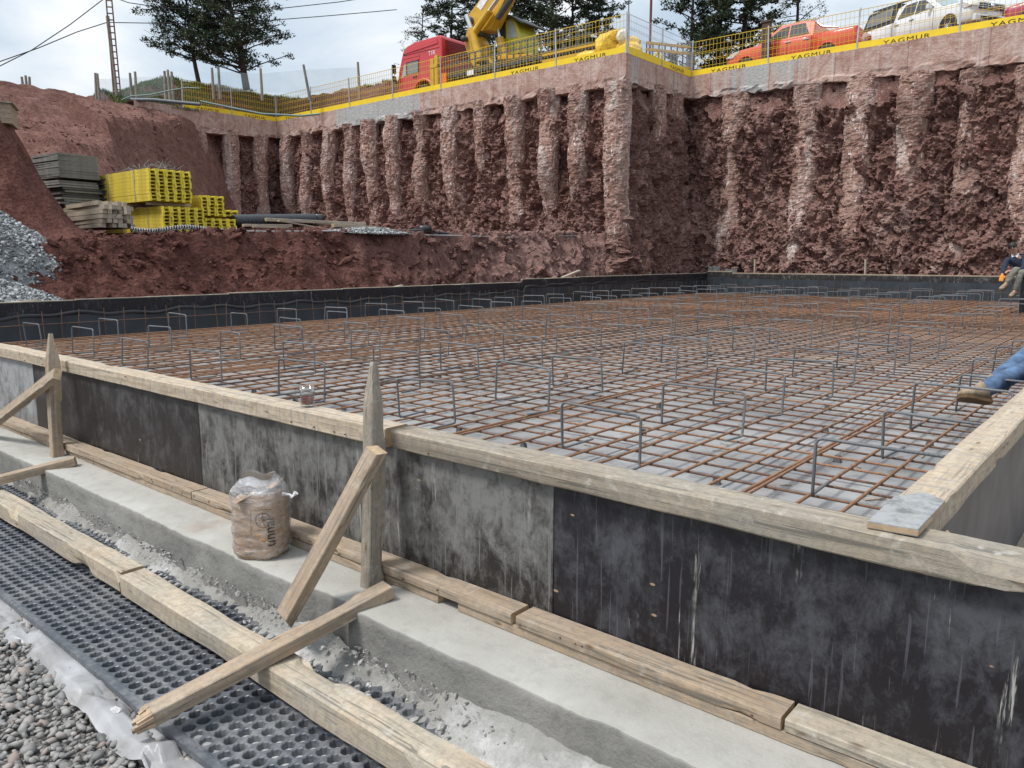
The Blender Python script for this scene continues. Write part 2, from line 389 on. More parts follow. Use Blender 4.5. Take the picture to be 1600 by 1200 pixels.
def sheet_mat():
    t = NT('plastic_sheet'); n = t.noise(5, 6, .6, None, .5); m = t.noise(1.5, 4)
    c = t.mix(t.ramp(n, [(.35, 0.0), (.7, 1.0)]), (.34, .335, .33), (.55, .56, .58)); c = t.mix(t.math('MULTIPLY', t.ramp(m, [(.55, 0.0), (.7, 1.0)]), .5), c, (.40, .34, .29))
    t.set('Base Color', c); t.set('Roughness', .32); t.set('Transmission Weight', .25); t.set('IOR', 1.3); t.bump(n, .5, .02); return t.mat
M['sheet'] = sheet_mat()
def pebble_mat():
    t = NT('pebbles'); g = t.N.new('ShaderNodeNewGeometry'); r = g.outputs['Random Per Island']
    c = t.ramp(r, [(0, (.10, .10, .10)), (.25, (.20, .195, .185)), (.45, (.30, .285, .265)), (.62, (.17, .165, .165)), (.80, (.30, .285, .27)), (.95, (.26, .195, .165)), (1, (.44, .42, .39))])
    c = t.mix(t.math('MULTIPLY', t.ramp(t.noise(70, 5, .7), [(.4, 0.0), (.7, 1.0)]), .5), c, (.34, .33, .31))
    t.set('Base Color', c); t.set('Roughness', .75); t.bump(t.noise(120, 4), .3, .002); return t.mat
M['pebble'] = pebble_mat()
def chip_mat():
    t = NT('crushed_stone'); g = t.N.new('ShaderNodeNewGeometry'); r = g.outputs['Random Per Island']
    t.set('Base Color', t.ramp(r, [(0, (.07, .075, .08)), (.4, (.20, .21, .21)), (.75, (.33, .34, .34)), (1, (.55, .56, .56))])); t.set('Roughness', .8); return t.mat
M['chip'] = chip_mat(); M['stone_core'] = concrete('packed_crushed_stone', (.12, .125, .13), (.34, .35, .355), 25, 1.0, None, .6)
M['rock'] = rockmat('rock_cut', [(.168, .084, .070), (.258, .138, .117), (.35, .210, .180)], .65, (.46, .345, .305))
M['pile'] = rockmat('bored_pile', [(.33, .190, .150), (.43, .272, .222), (.49, .335, .285)], .95, (.68, .61, .57), fine=.6, streak=.8)
M['dirt'] = rockmat('red_earth', [(.115, .044, .034), (.165, .068, .053), (.21, .095, .076)], .2, (.34, .19, .16), streak=.12, dirt=((.19, .105, .09), (.35, .215, .185), (.155, .075, .060), (.26, .142, .115)))
M['hill'] = rockmat('red_hillside', [(.145, .066, .052), (.20, .098, .078), (.245, .13, .105)], .2, (.34, .22, .19), streak=.1)
def rebar_mat(name, cols, rib=True):
    t = NT(name); v = t.vec((1, 1, 1), seed=True)
    n = t.noise(1.4, 4, .6, v); f = t.noise(30, 5, .7, v)
    c = t.mix(t.ramp(n, [(.35, 0.0), (.65, 1.0)]), cols[0], cols[1]); c = t.mix(t.ramp(f, [(.45, 0.0), (.7, .8)]), c, cols[2])
    t.set('Base Color', c); t.set('Roughness', .7); t.set('Metallic', .2)
    wv = t.N.new('ShaderNodeTexWave'); wv.bands_direction = 'X'; wv.inputs['Scale'].default_value = 14.0; wv.inputs['Distortion'].default_value = .3; t.L.new(t.vec((1, 1, 1)), wv.inputs['Vector']); t.bump(wv.outputs['Fac'], .7, .003)
    return t.mat
M['rust'] = rebar_mat('rusty_rebar', [(.17, .082, .045), (.31, .155, .078), (.38, .235, .15)])
M['rust_dark'] = rebar_mat('dark_rusty_rebar', [(.075, .048, .038), (.17, .085, .05), (.25, .13, .075)])
M['steel'] = rebar_mat('blue_grey_rebar', [(.10, .11, .125), (.18, .195, .21), (.20, .18, .16)])
M['blackstuff'] = plain('dark_cement_block', (.10, .10, .10), .9, var=.3)
M['post'] = plain('galvanised_post', (.45, .46, .47), .45, .4)
M['fence_y'] = plain('yellow_fence_wire', (.62, .42, .03), .5, var=.1)
M['fence_w'] = plain('pale_fence_wire', (.50, .52, .54), .5, var=.1)
M['banner'] = plain('yellow_banner', (.82, .58, .015), .55, var=.06, scale=3)
M['ink'] = plain('black_ink', (.015, .015, .018), .6)
M['print'] = plain('faded_print', (.10, .075, .06), .8, var=.5, scale=40)
M['truck_red'] = plain('truck_red_paint', (.55, .035, .045), .3, var=.08, scale=2, **{'Coat Weight': .4})
M['pickup_orange'] = plain('orange_red_paint', (.62, .075, .03), .25, var=.06, scale=2, **{'Coat Weight': .6})
M['car_white'] = plain('silver_white_paint', (.66, .67, .68), .25, var=.04, scale=2, **{'Coat Weight': .6})
M['car_red'] = plain('dark_pink_red_paint', (.40, .05, .085), .25, var=.04, scale=2, **{'Coat Weight': .6})
M['glass'] = plain('dark_car_glass', (.05, .06, .068), .12, var=.2, scale=2)
M['glass_l'] = plain('pale_windscreen', (.34, .43, .42), .12, var=.1, scale=2)
M['rubber'] = plain('rubber', (.018, .018, .018), .75)
M['black_plastic'] = plain('black_plastic', (.025, .026, .028), .5)
M['chrome'] = plain('chrome', (.7, .7, .7), .18, 1, var=.05)
M['lamp'] = plain('lamp_glass', (.6, .62, .64), .12)
M['mach_y'] = plain('machine_yellow_paint', (.58, .34, .02), .42, var=.14, scale=3, **{'Coat Weight': .2})
M['mach_dark'] = plain('machine_dark_steel', (.07, .075, .08), .5)
M['formy'] = plain('yellow_form_beam', (.60, .46, .05), .7, var=.3, scale=4, bump=.3)
M['formy_end'] = plain('yellow_beam_tip', (.72, .60, .05), .6, var=.1, scale=9)
M['greyply'] = plain('weathered_grey_sheet', (.22, .215, .195), .85, var=.3, scale=4)
M['greyply_d'] = plain('weathered_dark_sheet', (.09, .088, .082), .85, var=.3, scale=4)
M['pipe'] = plain('black_corrugated_plastic', (.022, .026, .032), .35, var=.2)
M['bark'] = plain('bark', (.055, .042, .034), .95, var=.35, scale=8, bump=.6)
def leaf_mat(name, a, b):
    t = NT(name); n = t.noise(1.1, 4); g = t.N.new('ShaderNodeNewGeometry')
    c = t.mix(t.ramp(n, [(.35, 0.0), (.65, 1.0)]), a, b)
    c = t.mix(t.math('MULTIPLY', g.outputs['Random Per Island'], .5), c, tuple(x * .55 for x in a))
    t.set('Base Color', c); t.set('Roughness', .7); t.set('Specular IOR Level', .25); return t.mat
M['leaf'] = leaf_mat('pine_needles', (.030, .052, .028), (.070, .100, .048))
M['leaf_b'] = leaf_mat('grey_twigs', (.05, .05, .035), (.09, .085, .06))
M['grass'] = leaf_mat('grass', (.07, .12, .03), (.14, .19, .055))
M['skin'] = plain('skin', (.42, .23, .16), .5, var=.06)
M['hair'] = plain('black_hair', (.012, .010, .009), .6)
M['denim'] = plain('blue_denim', (.085, .145, .25), .9, var=.6, scale=7, bump=.6)
M['trouser'] = plain('worn_olive_trousers', (.17, .165, .14), .9, var=.3, scale=9, bump=.3)
M['sweater'] = plain('navy_sweater', (.018, .028, .052), .9, var=.25, scale=12)
M['stripe'] = plain('royal_blue_stripe', (.02, .09, .27), .9)
M['collar'] = plain('white_collar', (.75, .75, .76), .8)
M['glove'] = plain('orange_glove', (.75, .26, .02), .7)
M['boot'] = plain('dusty_leather', (.30, .23, .16), .8, var=.35, scale=16, bump=.4)
M['sole'] = plain('brown_sole', (.13, .075, .035), .85, var=.3)

# ============================================================ SETTING
GZ = -1.66
# ground: one sheet to the horizon
me = np_mesh('ground', [(-600, -600, GZ - .03), (600, -600, GZ - .03), (600, 600, GZ - .03), (-600, 600, GZ - .03)], [(0, 1, 2, 3)])
tag(link('ground', me, M['dirt']), kind='structure')
# ---- cut wall line and its surface
PATH = [(-38.4, 17.6), (-38.4, 25.56), (-16.2, 25.56), (-16.2, 30.5), (10, 30.5)]
def path_sample(step):
    pts = []; nr = []
    for (a, b) in zip(PATH[:-1], PATH[1:]):
        a, b = np.array(a), np.array(b); L = np.linalg.norm(b - a); n = max(2, int(L / step)); d = (b - a) / L
        for i in range(n): pts.append(a + (b - a) * i / n); nr.append((d[1], -d[0]))
    pts.append(np.array(PATH[-1])); nr.append(nr[-1])
    pts = np.array(pts); nr = np.array(nr); k = np.ones(9) / 9
    sm = np.stack([np.convolve(np.pad(nr[:, j], 4, 'edge'), k, 'valid') for j in (0, 1)], 1)
    return pts, sm / np.linalg.norm(sm, axis=1, keepdims=True)
CAPZ, CAPB = 7.4, 6.5
LEFTP = [-42.2 + 0, -39.9, -37.4, -35.67, -33.75, -32.1, -30.4, -28.7, -26.9, -24.9, -23.2, -21.4, -19.6, -18.1]
LEFTP = [x for x in LEFTP if x > -38]
RIGHTP = [-14.0, -12.7, -11.1, -9.2, -7.4, -5.6, -4.0, -2.2, -.3, 1.6, 3.5]
RP0 = -15.3
def pile_fac(P, x):   # how near to a pile axis
    return 0
def make_rock():
    pts, nr = path_sample(.055); nu = len(pts)
    zs = np.linspace(-1.7, 6.75, 150); nv = len(zs)
    X = np.repeat(pts[:, 0], nv); Y = np.repeat(pts[:, 1], nv); Z = np.tile(zs, nu)
    NX = np.repeat(nr[:, 0], nv); NY = np.repeat(nr[:, 1], nv)
    P = np.stack([X, Y, Z], 1); W = P + .35 * np.stack([fbm(P * .8, 3, 5), fbm(P * .8, 3, 6), fbm(P * .8, 3, 7)], 1)
    d = .13 * facet(W * np.array([.85, .85, .55]), 1, 1.0)
    d += .13 * facet(W * np.array([2.1, 2.1, 1.5]), 31, 1.2)
    d += .085 * facet(W * np.array([4.6, 4.6, 3.6]), 61, 1.3)
    d += .045 * facet(W * 10.0, 91, 1.3)
    d += .16 * fbm(W * np.array([.5, .5, .3]), 3, 3)
    # hollows under the cap, foot swells outwards
    d += -.30 + .55 * (1 - sstep(-1.2, 3.2, Z)) - .34 * sstep(5.6, 6.6, Z)
    left = (Y < 26)
    d += np.where(left, .42, .70)
    d += .022 * facet(W * np.array([22., 22, 15]), 95, 1.3)
    Wd = W * np.array([1.3, 1.3, .35]); d -= .24 * sstep(.35, .75, fbm(Wd, 3, 71) * 1.6 + .15)
    # rock buttresses along the piles
    for px in LEFTP + RIGHTP + [RP0]:
        py = 25.56 if px in LEFTP else 30.5
        near = np.exp(-((X - px) / .55) ** 2) * (np.abs(Y - py) < 1)
        d += near * .16 * (fbm(np.stack([X * 0 + px, Z * .6, Z * 0], 1), 2, 9) + .35)
    d -= .15 * sstep(.5, 0, np.abs(np.hypot(X + 16.2, Y - 30.5)))
    d = np.where(Z > 5.4, np.minimum(d, .16 + .30 * sstep(6.0, 5.4, Z)), d)
    V = np.stack([X + NX * d, Y + NY * d, Z], 1)
    me = np_mesh('rock_face', V, grid_faces(nu, nv, True))
    return tag(link('rock_face', me, M['rock']), kind='structure')
make_rock()

# ---- retaining wall: cap beam and bored piles
wall = empty('pile_wall', (-16.2, 25.56, 0))
tag(wall, 'long concrete cap beam on reddish bored piles along the top of the rock cut', 'retaining wall')
def cap_mat():
    t = NT('cap_concrete'); n1 = t.noise(.45, 5); vs = t.vec((3.2, 3.2, .18)); s1 = t.noise(1, 6, .65, vs, .2); n3 = t.noise(9, 6, .7)
    grey = t.mix(t.ramp(n3, [(.35, 0.0), (.7, 1.0)]), (.36, .365, .36), (.47, .47, .455))
    red = t.mix(t.ramp(t.noise(2.2, 8, .74, None, .8), [(.40, 0.0), (.60, 1.0)]), (.36, .215, .175), (.53, .40, .345))
    sx = t.sep(); 
    # cleaner stretch of concrete left of the salient (x -33 .. -26)
    a = t.math('SUBTRACT', 1.0, t.math('MULTIPLY', t.math('ABSOLUTE', t.math('ADD', sx[0], 29.7)), .23), True)
    a2 = t.math('SUBTRACT', 1.0, t.math('MULTIPLY', t.math('ABSOLUTE', t.math('ADD', sx[0], 13.6)), .28), True)
    m = t.math('ADD', t.math('MULTIPLY', t.math('SUBTRACT', s1, .5), 2.4), t.math('ADD', t.math('ADD', t.math('MULTIPLY', a, 1.6), t.math('MULTIPLY', a2, .7)), t.math('MULTIPLY', t.math('SUBTRACT', n1, .5), 1.2)))
    c = t.mix(t.ramp(m, [(.28, 0.0), (.62, 1.0)]), red, grey)
    # board joints every 2.44 m
    w = t.math('PINGPONG', t.math('ADD', sx[0], 0.4), 1.22); l = t.ramp(w, [(.0, .8), (.022, 0.0)])
    c = t.mix(l, c, (.16, .11, .095))
    c = t.mix(t.math('MULTIPLY', t.ramp(t.noise(1, 4, .6, t.vec((7, 7, .3))), [(.54, 0.0), (.68, 1.0)]), .5), c, (.60, .54, .50))
    dots = t.voro(1.1, t.vec((1.2, .01, 1.6))); c = t.mix(t.ramp(dots, [(.03, .9), (.045, 0.0)]), c, (.08, .05, .045))
    t.set('Base Color', c); t.set('Roughness', .9); t.set('Specular IOR Level', .2); b = t.bump(n3, .9, .05); t.bump(t.noise(30, 4), .4, .01, b); return t.mat
M['cap'] = cap_mat()
def cap_segment(p0, p1, zb0, zb1, seed, ext0=0, ext1=0):
    p0, p1 = np.array(p0, float), np.array(p1, float); L = np.linalg.norm(p1 - p0); d = (p1 - p0) / L; n = np.array([d[1], -d[0]])
    p0 = p0 - d * ext0; p1 = p1 + d * ext1; L = np.linalg.norm(p1 - p0)
    N = int(L / .12); ts = np.linspace(0, 1, N + 1); c = p0[None] + (p1 - p0)[None] * ts[:, None]
    Q = np.stack([c[:, 0], c[:, 1], c[:, 0] * 0 + seed], 1)
    zb = zb0 - .06 + (zb1 - zb0) * ts + .07 * fbm(Q * .9, 3, 4) + .04 * facet(Q * 2.6, 8, 1)
    rows = []; k = 12
    for j in range(k + 1):      # outer face from the top down
        f = j / k; z = CAPZ + (zb - CAPZ) * f
        out = .28 + .012 * vnoise(np.stack([c[:, 0] * 1.2, c[:, 1] * 1.2, z * 1.2], 1), 3) + (.05 * facet(np.stack([c[:, 0] * 3, c[:, 1] * 3, z * 3], 1), 5, 1) if f > .8 else 0)
        rows.append(np.stack([c[:, 0] + n[0] * out, c[:, 1] + n[1] * out, z], 1))
    rows.append(np.stack([c[:, 0] - n[0] * .6, c[:, 1] - n[1] * .6, zb], 1)); rows.append(np.stack([c[:, 0] - n[0] * .6, c[:, 1] - n[1] * .6, zb * 0 + CAPZ], 1)); rows.append(rows[0].copy())
    V = np.stack(rows, 1).reshape(-1, 3); F = grid_faces(N + 1, len(rows), True)
    mb = np_mesh('cap_beam', V, F)
    return link('cap_beam', mb, M['cap'], wall, loc=(16.2, -25.56, 0))
cap_segment((-38.4, 17.6), (-38.4, 25.56), 6.3, 6.55, 1)
cap_segment((-38.4, 25.56), (-16.2, 25.56), 6.58, 6.38, 2, ext1=.277)
cap_segment((-16.2, 25.56), (-16.2, 30.5), 6.38, 6.62, 3, ext0=.28)
cap_segment((-16.2, 30.5), (10, 30.5), 6.60, 5.80, 4)
def make_pile(x, y, ztop, zbot, r, seed, out=.20, nx=0, ny=-1, fade=.35):
    n = 40; zs = np.arange(zbot, ztop, .035); nz = len(zs); th = np.linspace(0, 2 * math.pi, n, endpoint=False)
    T, Z = np.meshgrid(th, zs, indexing='ij'); T = T.ravel(); Z = Z.ravel()
    Q = np.stack([np.cos(T) * .9 + seed * 3.1, np.sin(T) * .9, Z * .9], 1)
    rr = r * (.80 + .20 * sstep(zbot, ztop, Z) ** .6) + .022 * fbm(Q * np.array([1.2, 1.2, 9.]), 4, seed, .7) + .06 * fbm(Q * .7, 2, seed + 5)
    chip = facet(Q * 2.2, seed + 2, 1.0); rr -= np.where(chip > .6, .05, 0) + .020 * facet(Q * np.array([3, 3, 5.]), seed + 3) + .008 * facet(Q * np.array([8, 8, 16.]), seed + 13) + .026 * np.abs(fbm(Q * np.array([.8, .8, 15.]), 2, seed + 21))
    # lower end thins into the rock
    sink = fade * (1 - sstep(zbot, zbot + (ztop - zbot) * .55, Z)) + .34 * fbm(np.stack([Z * .55, Z * 0 + seed, Z * 0], 1), 2, 2)
    bx = x + nx * (out - sink) + .12 * fbm(np.stack([Z * .35, Z * 0 + seed * 2.3, Z * 0], 1), 2, 7); by = y + ny * (out - sink)
    V = np.stack([bx + rr * np.cos(T), by + rr * np.sin(T), Z], 1)
    F = grid_faces(n, nz).tolist(); last = (n - 1) * nz
    F += [(last + j, j, j + 1, last + j + 1) for j in range(nz - 1)]
    me = np_mesh('pile', V, np.array(F), True)
    me.polygons.foreach_set('use_smooth', np.zeros(len(me.polygons), bool)); return link('pile', me, M['pile'], wall, loc=(16.2, -25.56, 0))
for i, x in enumerate(LEFTP):
    big = {3: .30, 5: .30}.get(i, 0)
    make_pile(x, 25.56, 6.62, [1.2, 1.1, 1.0, 1.0, .9, .8, .8, .6, 2.4, .5, .4, .6][i % 12], .43 + .07 * random.random(), i + 1, -.02 + .14 * random.random(), fade=.05 + .30 * random.random())
make_pile(-16.25, 25.45, 6.42, -1.0, .52, 40, .1, nx=.35, ny=-.6, fade=.05)
make_pile(-16.2, 27.6, 6.6, 1.5, .36, 41, .12, nx=1, ny=0)
make_pile(-16.2, 29.3, 6.6, .8, .36, 42, .10, nx=1, ny=0)
for i, x in enumerate(RIGHTP):
    make_pile(x, 30.5, [6.5, 5.2, 6.4, 6.5, 6.3, 6.2, 6.1, 6.1, 6.0, 6, 6][i], -1.2, .50 + .14 * random.random(), 60 + i, -.08 + .14 * random.random(), fade=-.24 - .1 * random.random())
for k, y in enumerate((24.3, 22.6, 20.9)): make_pile(-38.4, y, 6.5, 1.0, .42, 90 + k, .12, nx=1, ny=0, fade=.1)

# ---- upper ground behind the wall
def heightfield(name, x0, x1, y0, y1, step, fn, mat, smooth=False):
    xs = np.arange(x0, x1 + 1e-6, step); ys = np.arange(y0, y1 + 1e-6, step); X, Y = np.meshgrid(xs, ys, indexing='ij')
    X = X.ravel(); Y = Y.ravel(); Z = fn(X, Y)
    return link(name, np_mesh(name, np.stack([X, Y, Z], 1), grid_faces(len(xs), len(ys)), smooth), mat)
def plateau_z(X, Y):
    P = np.stack([X, Y, X * 0], 1)
    z = 7.28 + .10 * fbm(P * .4, 3, 2)
    # low red bank behind the fence on the left
    q = fbm(P * .7, 3, 3) * .35
    dist = np.where(Y < 17.6, -40.3 - X, np.maximum(-38.5 - X, Y - 25.7)) + q
    fy = .47 + .53 * sstep(18.2, 21.5, Y); fx = 1 - sstep(-33.2, -30.3, X)
    bank = 2.15 * sstep(.7, 3.3, dist) * np.where(Y > 26.0, fx, 1) * fy
    z = z + bank + .09 * facet(P * 1.6, 3) * (bank > .1)
    return np.where((Y < 17.5) & (X > -40.5), z - 2.5, z)
pl = heightfield('plateau', -62, -38.5, 3, 60, .22, plateau_z, M['hill']); tag(pl, kind='structure')
pl2 = heightfield('plateau', -38.5, -16.5, 26.0, 60, .35, plateau_z, M['hill']); tag(pl2, kind='structure')
pl3 = heightfield('plateau', -16.5, 12, 31.0, 60, .7, lambda X, Y: 7.3 + .0 * X + .24 * sstep(-10.6, -10.0, X) + .18 * sstep(-5.9, -5.6, X), M['hill']); tag(pl3, kind='structure')
me = np_mesh('far_ground', [(-600, 60, 7.25), (600, 60, 7.25), (600, 600, 7.25), (-600, 600, 7.25), (-600, -200, 7.25), (-62, -200, 7.25), (-62, 60, 7.25)], [(0, 1, 2, 3), (4, 5, 6, 0)])
tag(link('far_ground', me, M['grass']), kind='structure')

# ---- terrace, bank, hillside and mound on the left
def terrace_h(Y): return np.interp(Y, [-20, 4, 6.5, 9, 14.5, 24.6, 27], [.10, .15, .38, .60, .76, .95, 1.0])
def left_z(X, Y):
    P = np.stack([X, Y, X * 0], 1)
    zt = terrace_h(Y) + .012 * np.clip(-17 - X, 0, 30)
    nz_ = fbm(P * .35, 2, 3)
    sd_ = (X + 38.2) * -.777 + (Y - 23.2) * -.632 + .5 * nz_
    w_ = np.interp(X, [-38.5, -36, -32, -26], [1.6, 3.6, 7.0, 9.5])
    t = np.minimum(sd_ / w_, (-25.6 - X - .8 * nz_) / np.where(Y > 15, 12.4, 14.6)); t = np.clip(t, 0, 1.15)
    hill = zt + (7.22 - zt) * np.clip(t, 0, 1) ** .85 * (1 - .08 * np.sin(t * 3.1) ** 2)
    hill += np.where((t > .02) & (t < 1), .30 * fbm(P * .45, 3, 12) + .10 * facet(P * 1.3, 6), 0)
    hill += np.where((t > .02) & (t < .8), .05 * facet(P * 4, 7), 0)
    z = np.maximum(zt, hill)
    mw = 3.35 * sstep(7.6, 5.6, Y + .35 * fbm(P * .7, 3, 8)) * sstep(-17.3, -19.6, X + .3 * fbm(P * .8, 2, 9)) * (1 - .2 * sstep(-20, -30, X))
    z = np.where(mw > .02, np.maximum(z, zt + mw + .10 * facet(P * 1.7, 2) * np.clip(mw, 0, 1)), z)
    # bank down to the pit
    e = -17.0 + .28 * fbm(P * .55, 3, 21) + .10 * fbm(P * 2.2, 2, 25)
    s = np.clip((X - e) / 2.15, 0, 1); drop = np.clip(s * 1.55, 0, 1) ** .8
    bank = zt + (-1.60 - zt) * drop
    rk = sstep(12, 17, Y); rough = (.04 + .14 * rk) * facet(np.stack([X * 1.0, Y * .8, bank * .8], 1), 14, 1.0) + (.025 + .085 * rk) * facet(np.stack([X * 2.7, Y * 2.7, bank * 2], 1), 15, 1.2) + .24 * fbm(np.stack([X * .8, Y * 1.1, bank * .3], 1), 3, 19) + .045 * facet(np.stack([X * 7, Y * 7, bank * 5], 1), 16)
    z = np.where(X > e, bank + rough * np.clip(drop * (1.15 - drop) * 3.5, 0, 1), z)
    z += .03 * fbm(P * 2.5, 3, 31) + .02 * facet(P * 5.5, 32)
    return z
def left_terrain():
    # finer rows where the bank is
    xs = np.concatenate([np.arange(-62, -27, .28), np.arange(-27, -17.6, .12), np.arange(-17.6, -14.4, .05)])
    ys = np.concatenate([np.arange(-6, 3, .3), np.arange(3, 26.2, .085)])
    X, Y = np.meshgrid(xs, ys, indexing='ij'); X = X.ravel(); Y = Y.ravel()
    V = np.stack([X, Y, left_z(X, Y)], 1)
    # ragged bank face: push horizontally too
    k = (X > -17.6) & (V[:, 2] > -1.5)
    rk = .35 + .65 * sstep(12, 17, V[k, 1]); V[k, 0] += rk * .10 * facet(V[k] * np.array([1.5, 1.5, 1.5]), 44, 1) + rk * .05 * facet(V[k] * 4.0, 45, 1) + .12 * fbm(V[k] * np.array([1, 1.2, .4]), 3, 46)
    far = (X < -38.2) & (Y > 25.2); V[far, 2] = np.minimum(V[far, 2], 7.0)
    # under the plateau sheet behind the wall keep it low
    me = np_mesh('earth_bank', V, grid_faces(len(xs), len(ys)))
    return tag(link('earth_bank', me, M['dirt']), kind='structure')
left_terrain()
def lz(x, y): return float(left_z(np.array([x]), np.array([y]))[0])

def ico(sub):
    bm = bmesh.new(); bmesh.ops.create_icosphere(bm, subdivisions=sub, radius=1); V = np.array([v.co[:] for v in bm.verts]); F = np.array([[v.index for v in f.verts] for f in bm.faces]); bm.free(); return V, F
def scatter(name, pos, size, flat, sub, mat, label, cat, rough=.25, smooth=False, squash=None):
    V0, F0 = ico(sub); n = len(pos); nv = len(V0)
    ang = rng.uniform(0, 6.28, n); tilt = rng.normal(0, .35, (n, 2)); sc = size[:, None] * np.stack([rng.uniform(.75, 1.35, n), rng.uniform(.7, 1.0, n), flat * rng.uniform(.7, 1.2, n)], 1)
    out = np.empty((n, nv, 3)); base = V0[None] * (1 + rough * (rng.random((n, nv, 1)) - .5)) * sc[:, None]
    ca, sa = np.cos(ang)[:, None], np.sin(ang)[:, None]
    x = base[..., 0] * ca - base[..., 1] * sa; y = base[..., 0] * sa + base[..., 1] * ca; z = base[..., 2] + x * tilt[:, :1] + y * tilt[:, 1:]
    out[..., 0] = x + pos[:, 0:1]; out[..., 1] = y + pos[:, 1:2]; out[..., 2] = z + pos[:, 2:3]
    F = (F0[None] + (np.arange(n) * nv)[:, None, None]).reshape(-1, 3)
    o = link(name, np_mesh(name, out.reshape(-1, 3), F, smooth), mat)
    return tag(o, label, cat, kind='stuff')
# rubble on bank edge, hillside and bank foot
n = 5600; xr = np.concatenate([rng.normal(-17.1, .35, 1400), rng.uniform(-38, -24, 3000), rng.uniform(-16.9, -14.7, 1200)])
yr = np.concatenate([rng.uniform(6, 25, 1400), rng.uniform(6, 22, 3000), rng.uniform(5, 28, 1200)])
sz = rng.gamma(1.6, .022, n) + .012; sz[1400:4400] *= .85
pos = np.stack([xr, yr, left_z(xr, np.clip(yr, 3, 26)) + sz * .2], 1)
k = (yr < 25) | (xr > -16); scatter('rubble', pos[k], sz[k], .7, 1, M['dirt'], 'loose clods and stones of red earth lying along the terrace edge', 'rubble', .5)
# debris slope at the foot of the big rock wall
xr = rng.uniform(-15.8, 6, 900); yr = 29.75 + rng.normal(0, .16, 900); sz = rng.gamma(2, .05, 900) + .03
scatter('rock_debris', np.stack([xr, yr, -1.5 + rng.random(900) * .8], 1), sz, .8, 1, M['rock'], 'broken red rock fallen along the foot of the cut', 'rubble', .5)

# crushed stone heaps
def heap(name, cx, cy, peak, slope, R0, n, label, ssz=.035, sy=1.0):
    def f(X, Y):
        r = np.hypot(X, Y); P = np.stack([X * 1.3 + cx, Y * 1.3, X * 0 + cx], 1)
        return peak + .15 - slope * np.sqrt(r * r + .06) - 1.3 * sstep(1.55, 2.5, X) * (cx < -18) * (1 + .16 * fbm(P, 3, 5)) + .04 * fbm(P * 3, 3, 6)
    rr = np.linspace(0, R0, 40); th = np.linspace(0, 2 * math.pi, 61); A, B = np.meshgrid(rr, th, indexing='ij'); X = (A * np.cos(B)).ravel(); Y = (A * np.sin(B)).ravel(); X = np.minimum(X, -14.5 - cx)
    root = empty(name, (0, 0, 0)); o = link('heap_core', np_mesh('heap_core', np.stack([cx + X, cy + Y * sy, f(X, Y)], 1), grid_faces(40, 61)), M['stone_core'])
    r = R0 * np.sqrt(rng.random(n)); t = rng.uniform(0, 6.283, n); u, v = r * np.cos(t), r * np.sin(t); z = f(u, v); x, y = cx + u, cy + v * sy
    k = (z > left_z(np.minimum(x, -14.45), np.clip(y, -5, 26)) - .05) & (x < -14.48); x, y, z = x[k], y[k], z[k]; s = rng.uniform(.55, 1.3, len(x)) * ssz
    o2 = scatter('stones', np.stack([x, y, z + s * .3], 1), s, .7, 1, M['chip'], None, None, .6)
    o.parent = root; o2.parent = root
    return tag(root, label, 'gravel heap')
heap('gravel_heap', -18.6, 4.7, 1.50, .72, 2.9, 22000, 'large heap of grey crushed stone on the terrace at the left edge')
heap('gravel_heap', -15.75, 4.5, -.38, .50, 1.9, 7000, 'small heap of grey crushed stone spilled down against the black formwork', .032, 1.1)
heap('gravel_heap', -17.30, 14.3, .80, .42, .55, 2600, 'thin spread of grey crushed stone below the loose planks on the terrace edge', .03, 3.2)

# ============================================================ RAFT FORMWORK
FZ = -1.40      # slab blinding inside the form
me = np_mesh('raft_floor', [(-14.2, 2.14, FZ), (-.55, 2.14, FZ), (-.55, 29, FZ), (-14.2, 29, FZ)], [(0, 1, 2, 3)])
def floor_mat():
    t = NT('sealed_slab'); br = t.N.new('ShaderNodeTexBrick'); br.offset = .5; br.inputs['Scale'].default_value = 1; br.inputs['Brick Width'].default_value = 10.0; br.inputs['Row Height'].default_value = 1.0; br.inputs['Mortar Size'].default_value = .012
    t.L.new(t.vec((1, 1, 1), rot=(0, 0, R(90))), br.inputs['Vector'])
    n = t.noise(.8, 5, .6); f = t.noise(7, 5, .65)
    c = t.mix(t.ramp(n, [(.35, 0.0), (.65, 1.0)]), (.22, .225, .23), (.37, .37, .37)); c = t.mix(t.ramp(f, [(.5, 0.0), (.72, .7)]), c, (.13, .13, .135))
    c = t.mix(t.math('MULTIPLY', br.outputs['Fac'], .8), c, (.05, .055, .065))
    sx = t.sep(); far = t.math('MULTIPLY', t.math('SUBTRACT', sx[1], 17.0), .16, True)
    c = t.mix(t.math('MULTIPLY', far, t.ramp(t.noise(.35, 4), [(.35, .1), (.65, .65)])), c, (.26, .19, .15))
    t.set('Base Color', c); t.set('Roughness', .38); t.bump(n, .15, .02); return t.mat
tag(link('raft_floor', me, floor_mat()), kind='structure')

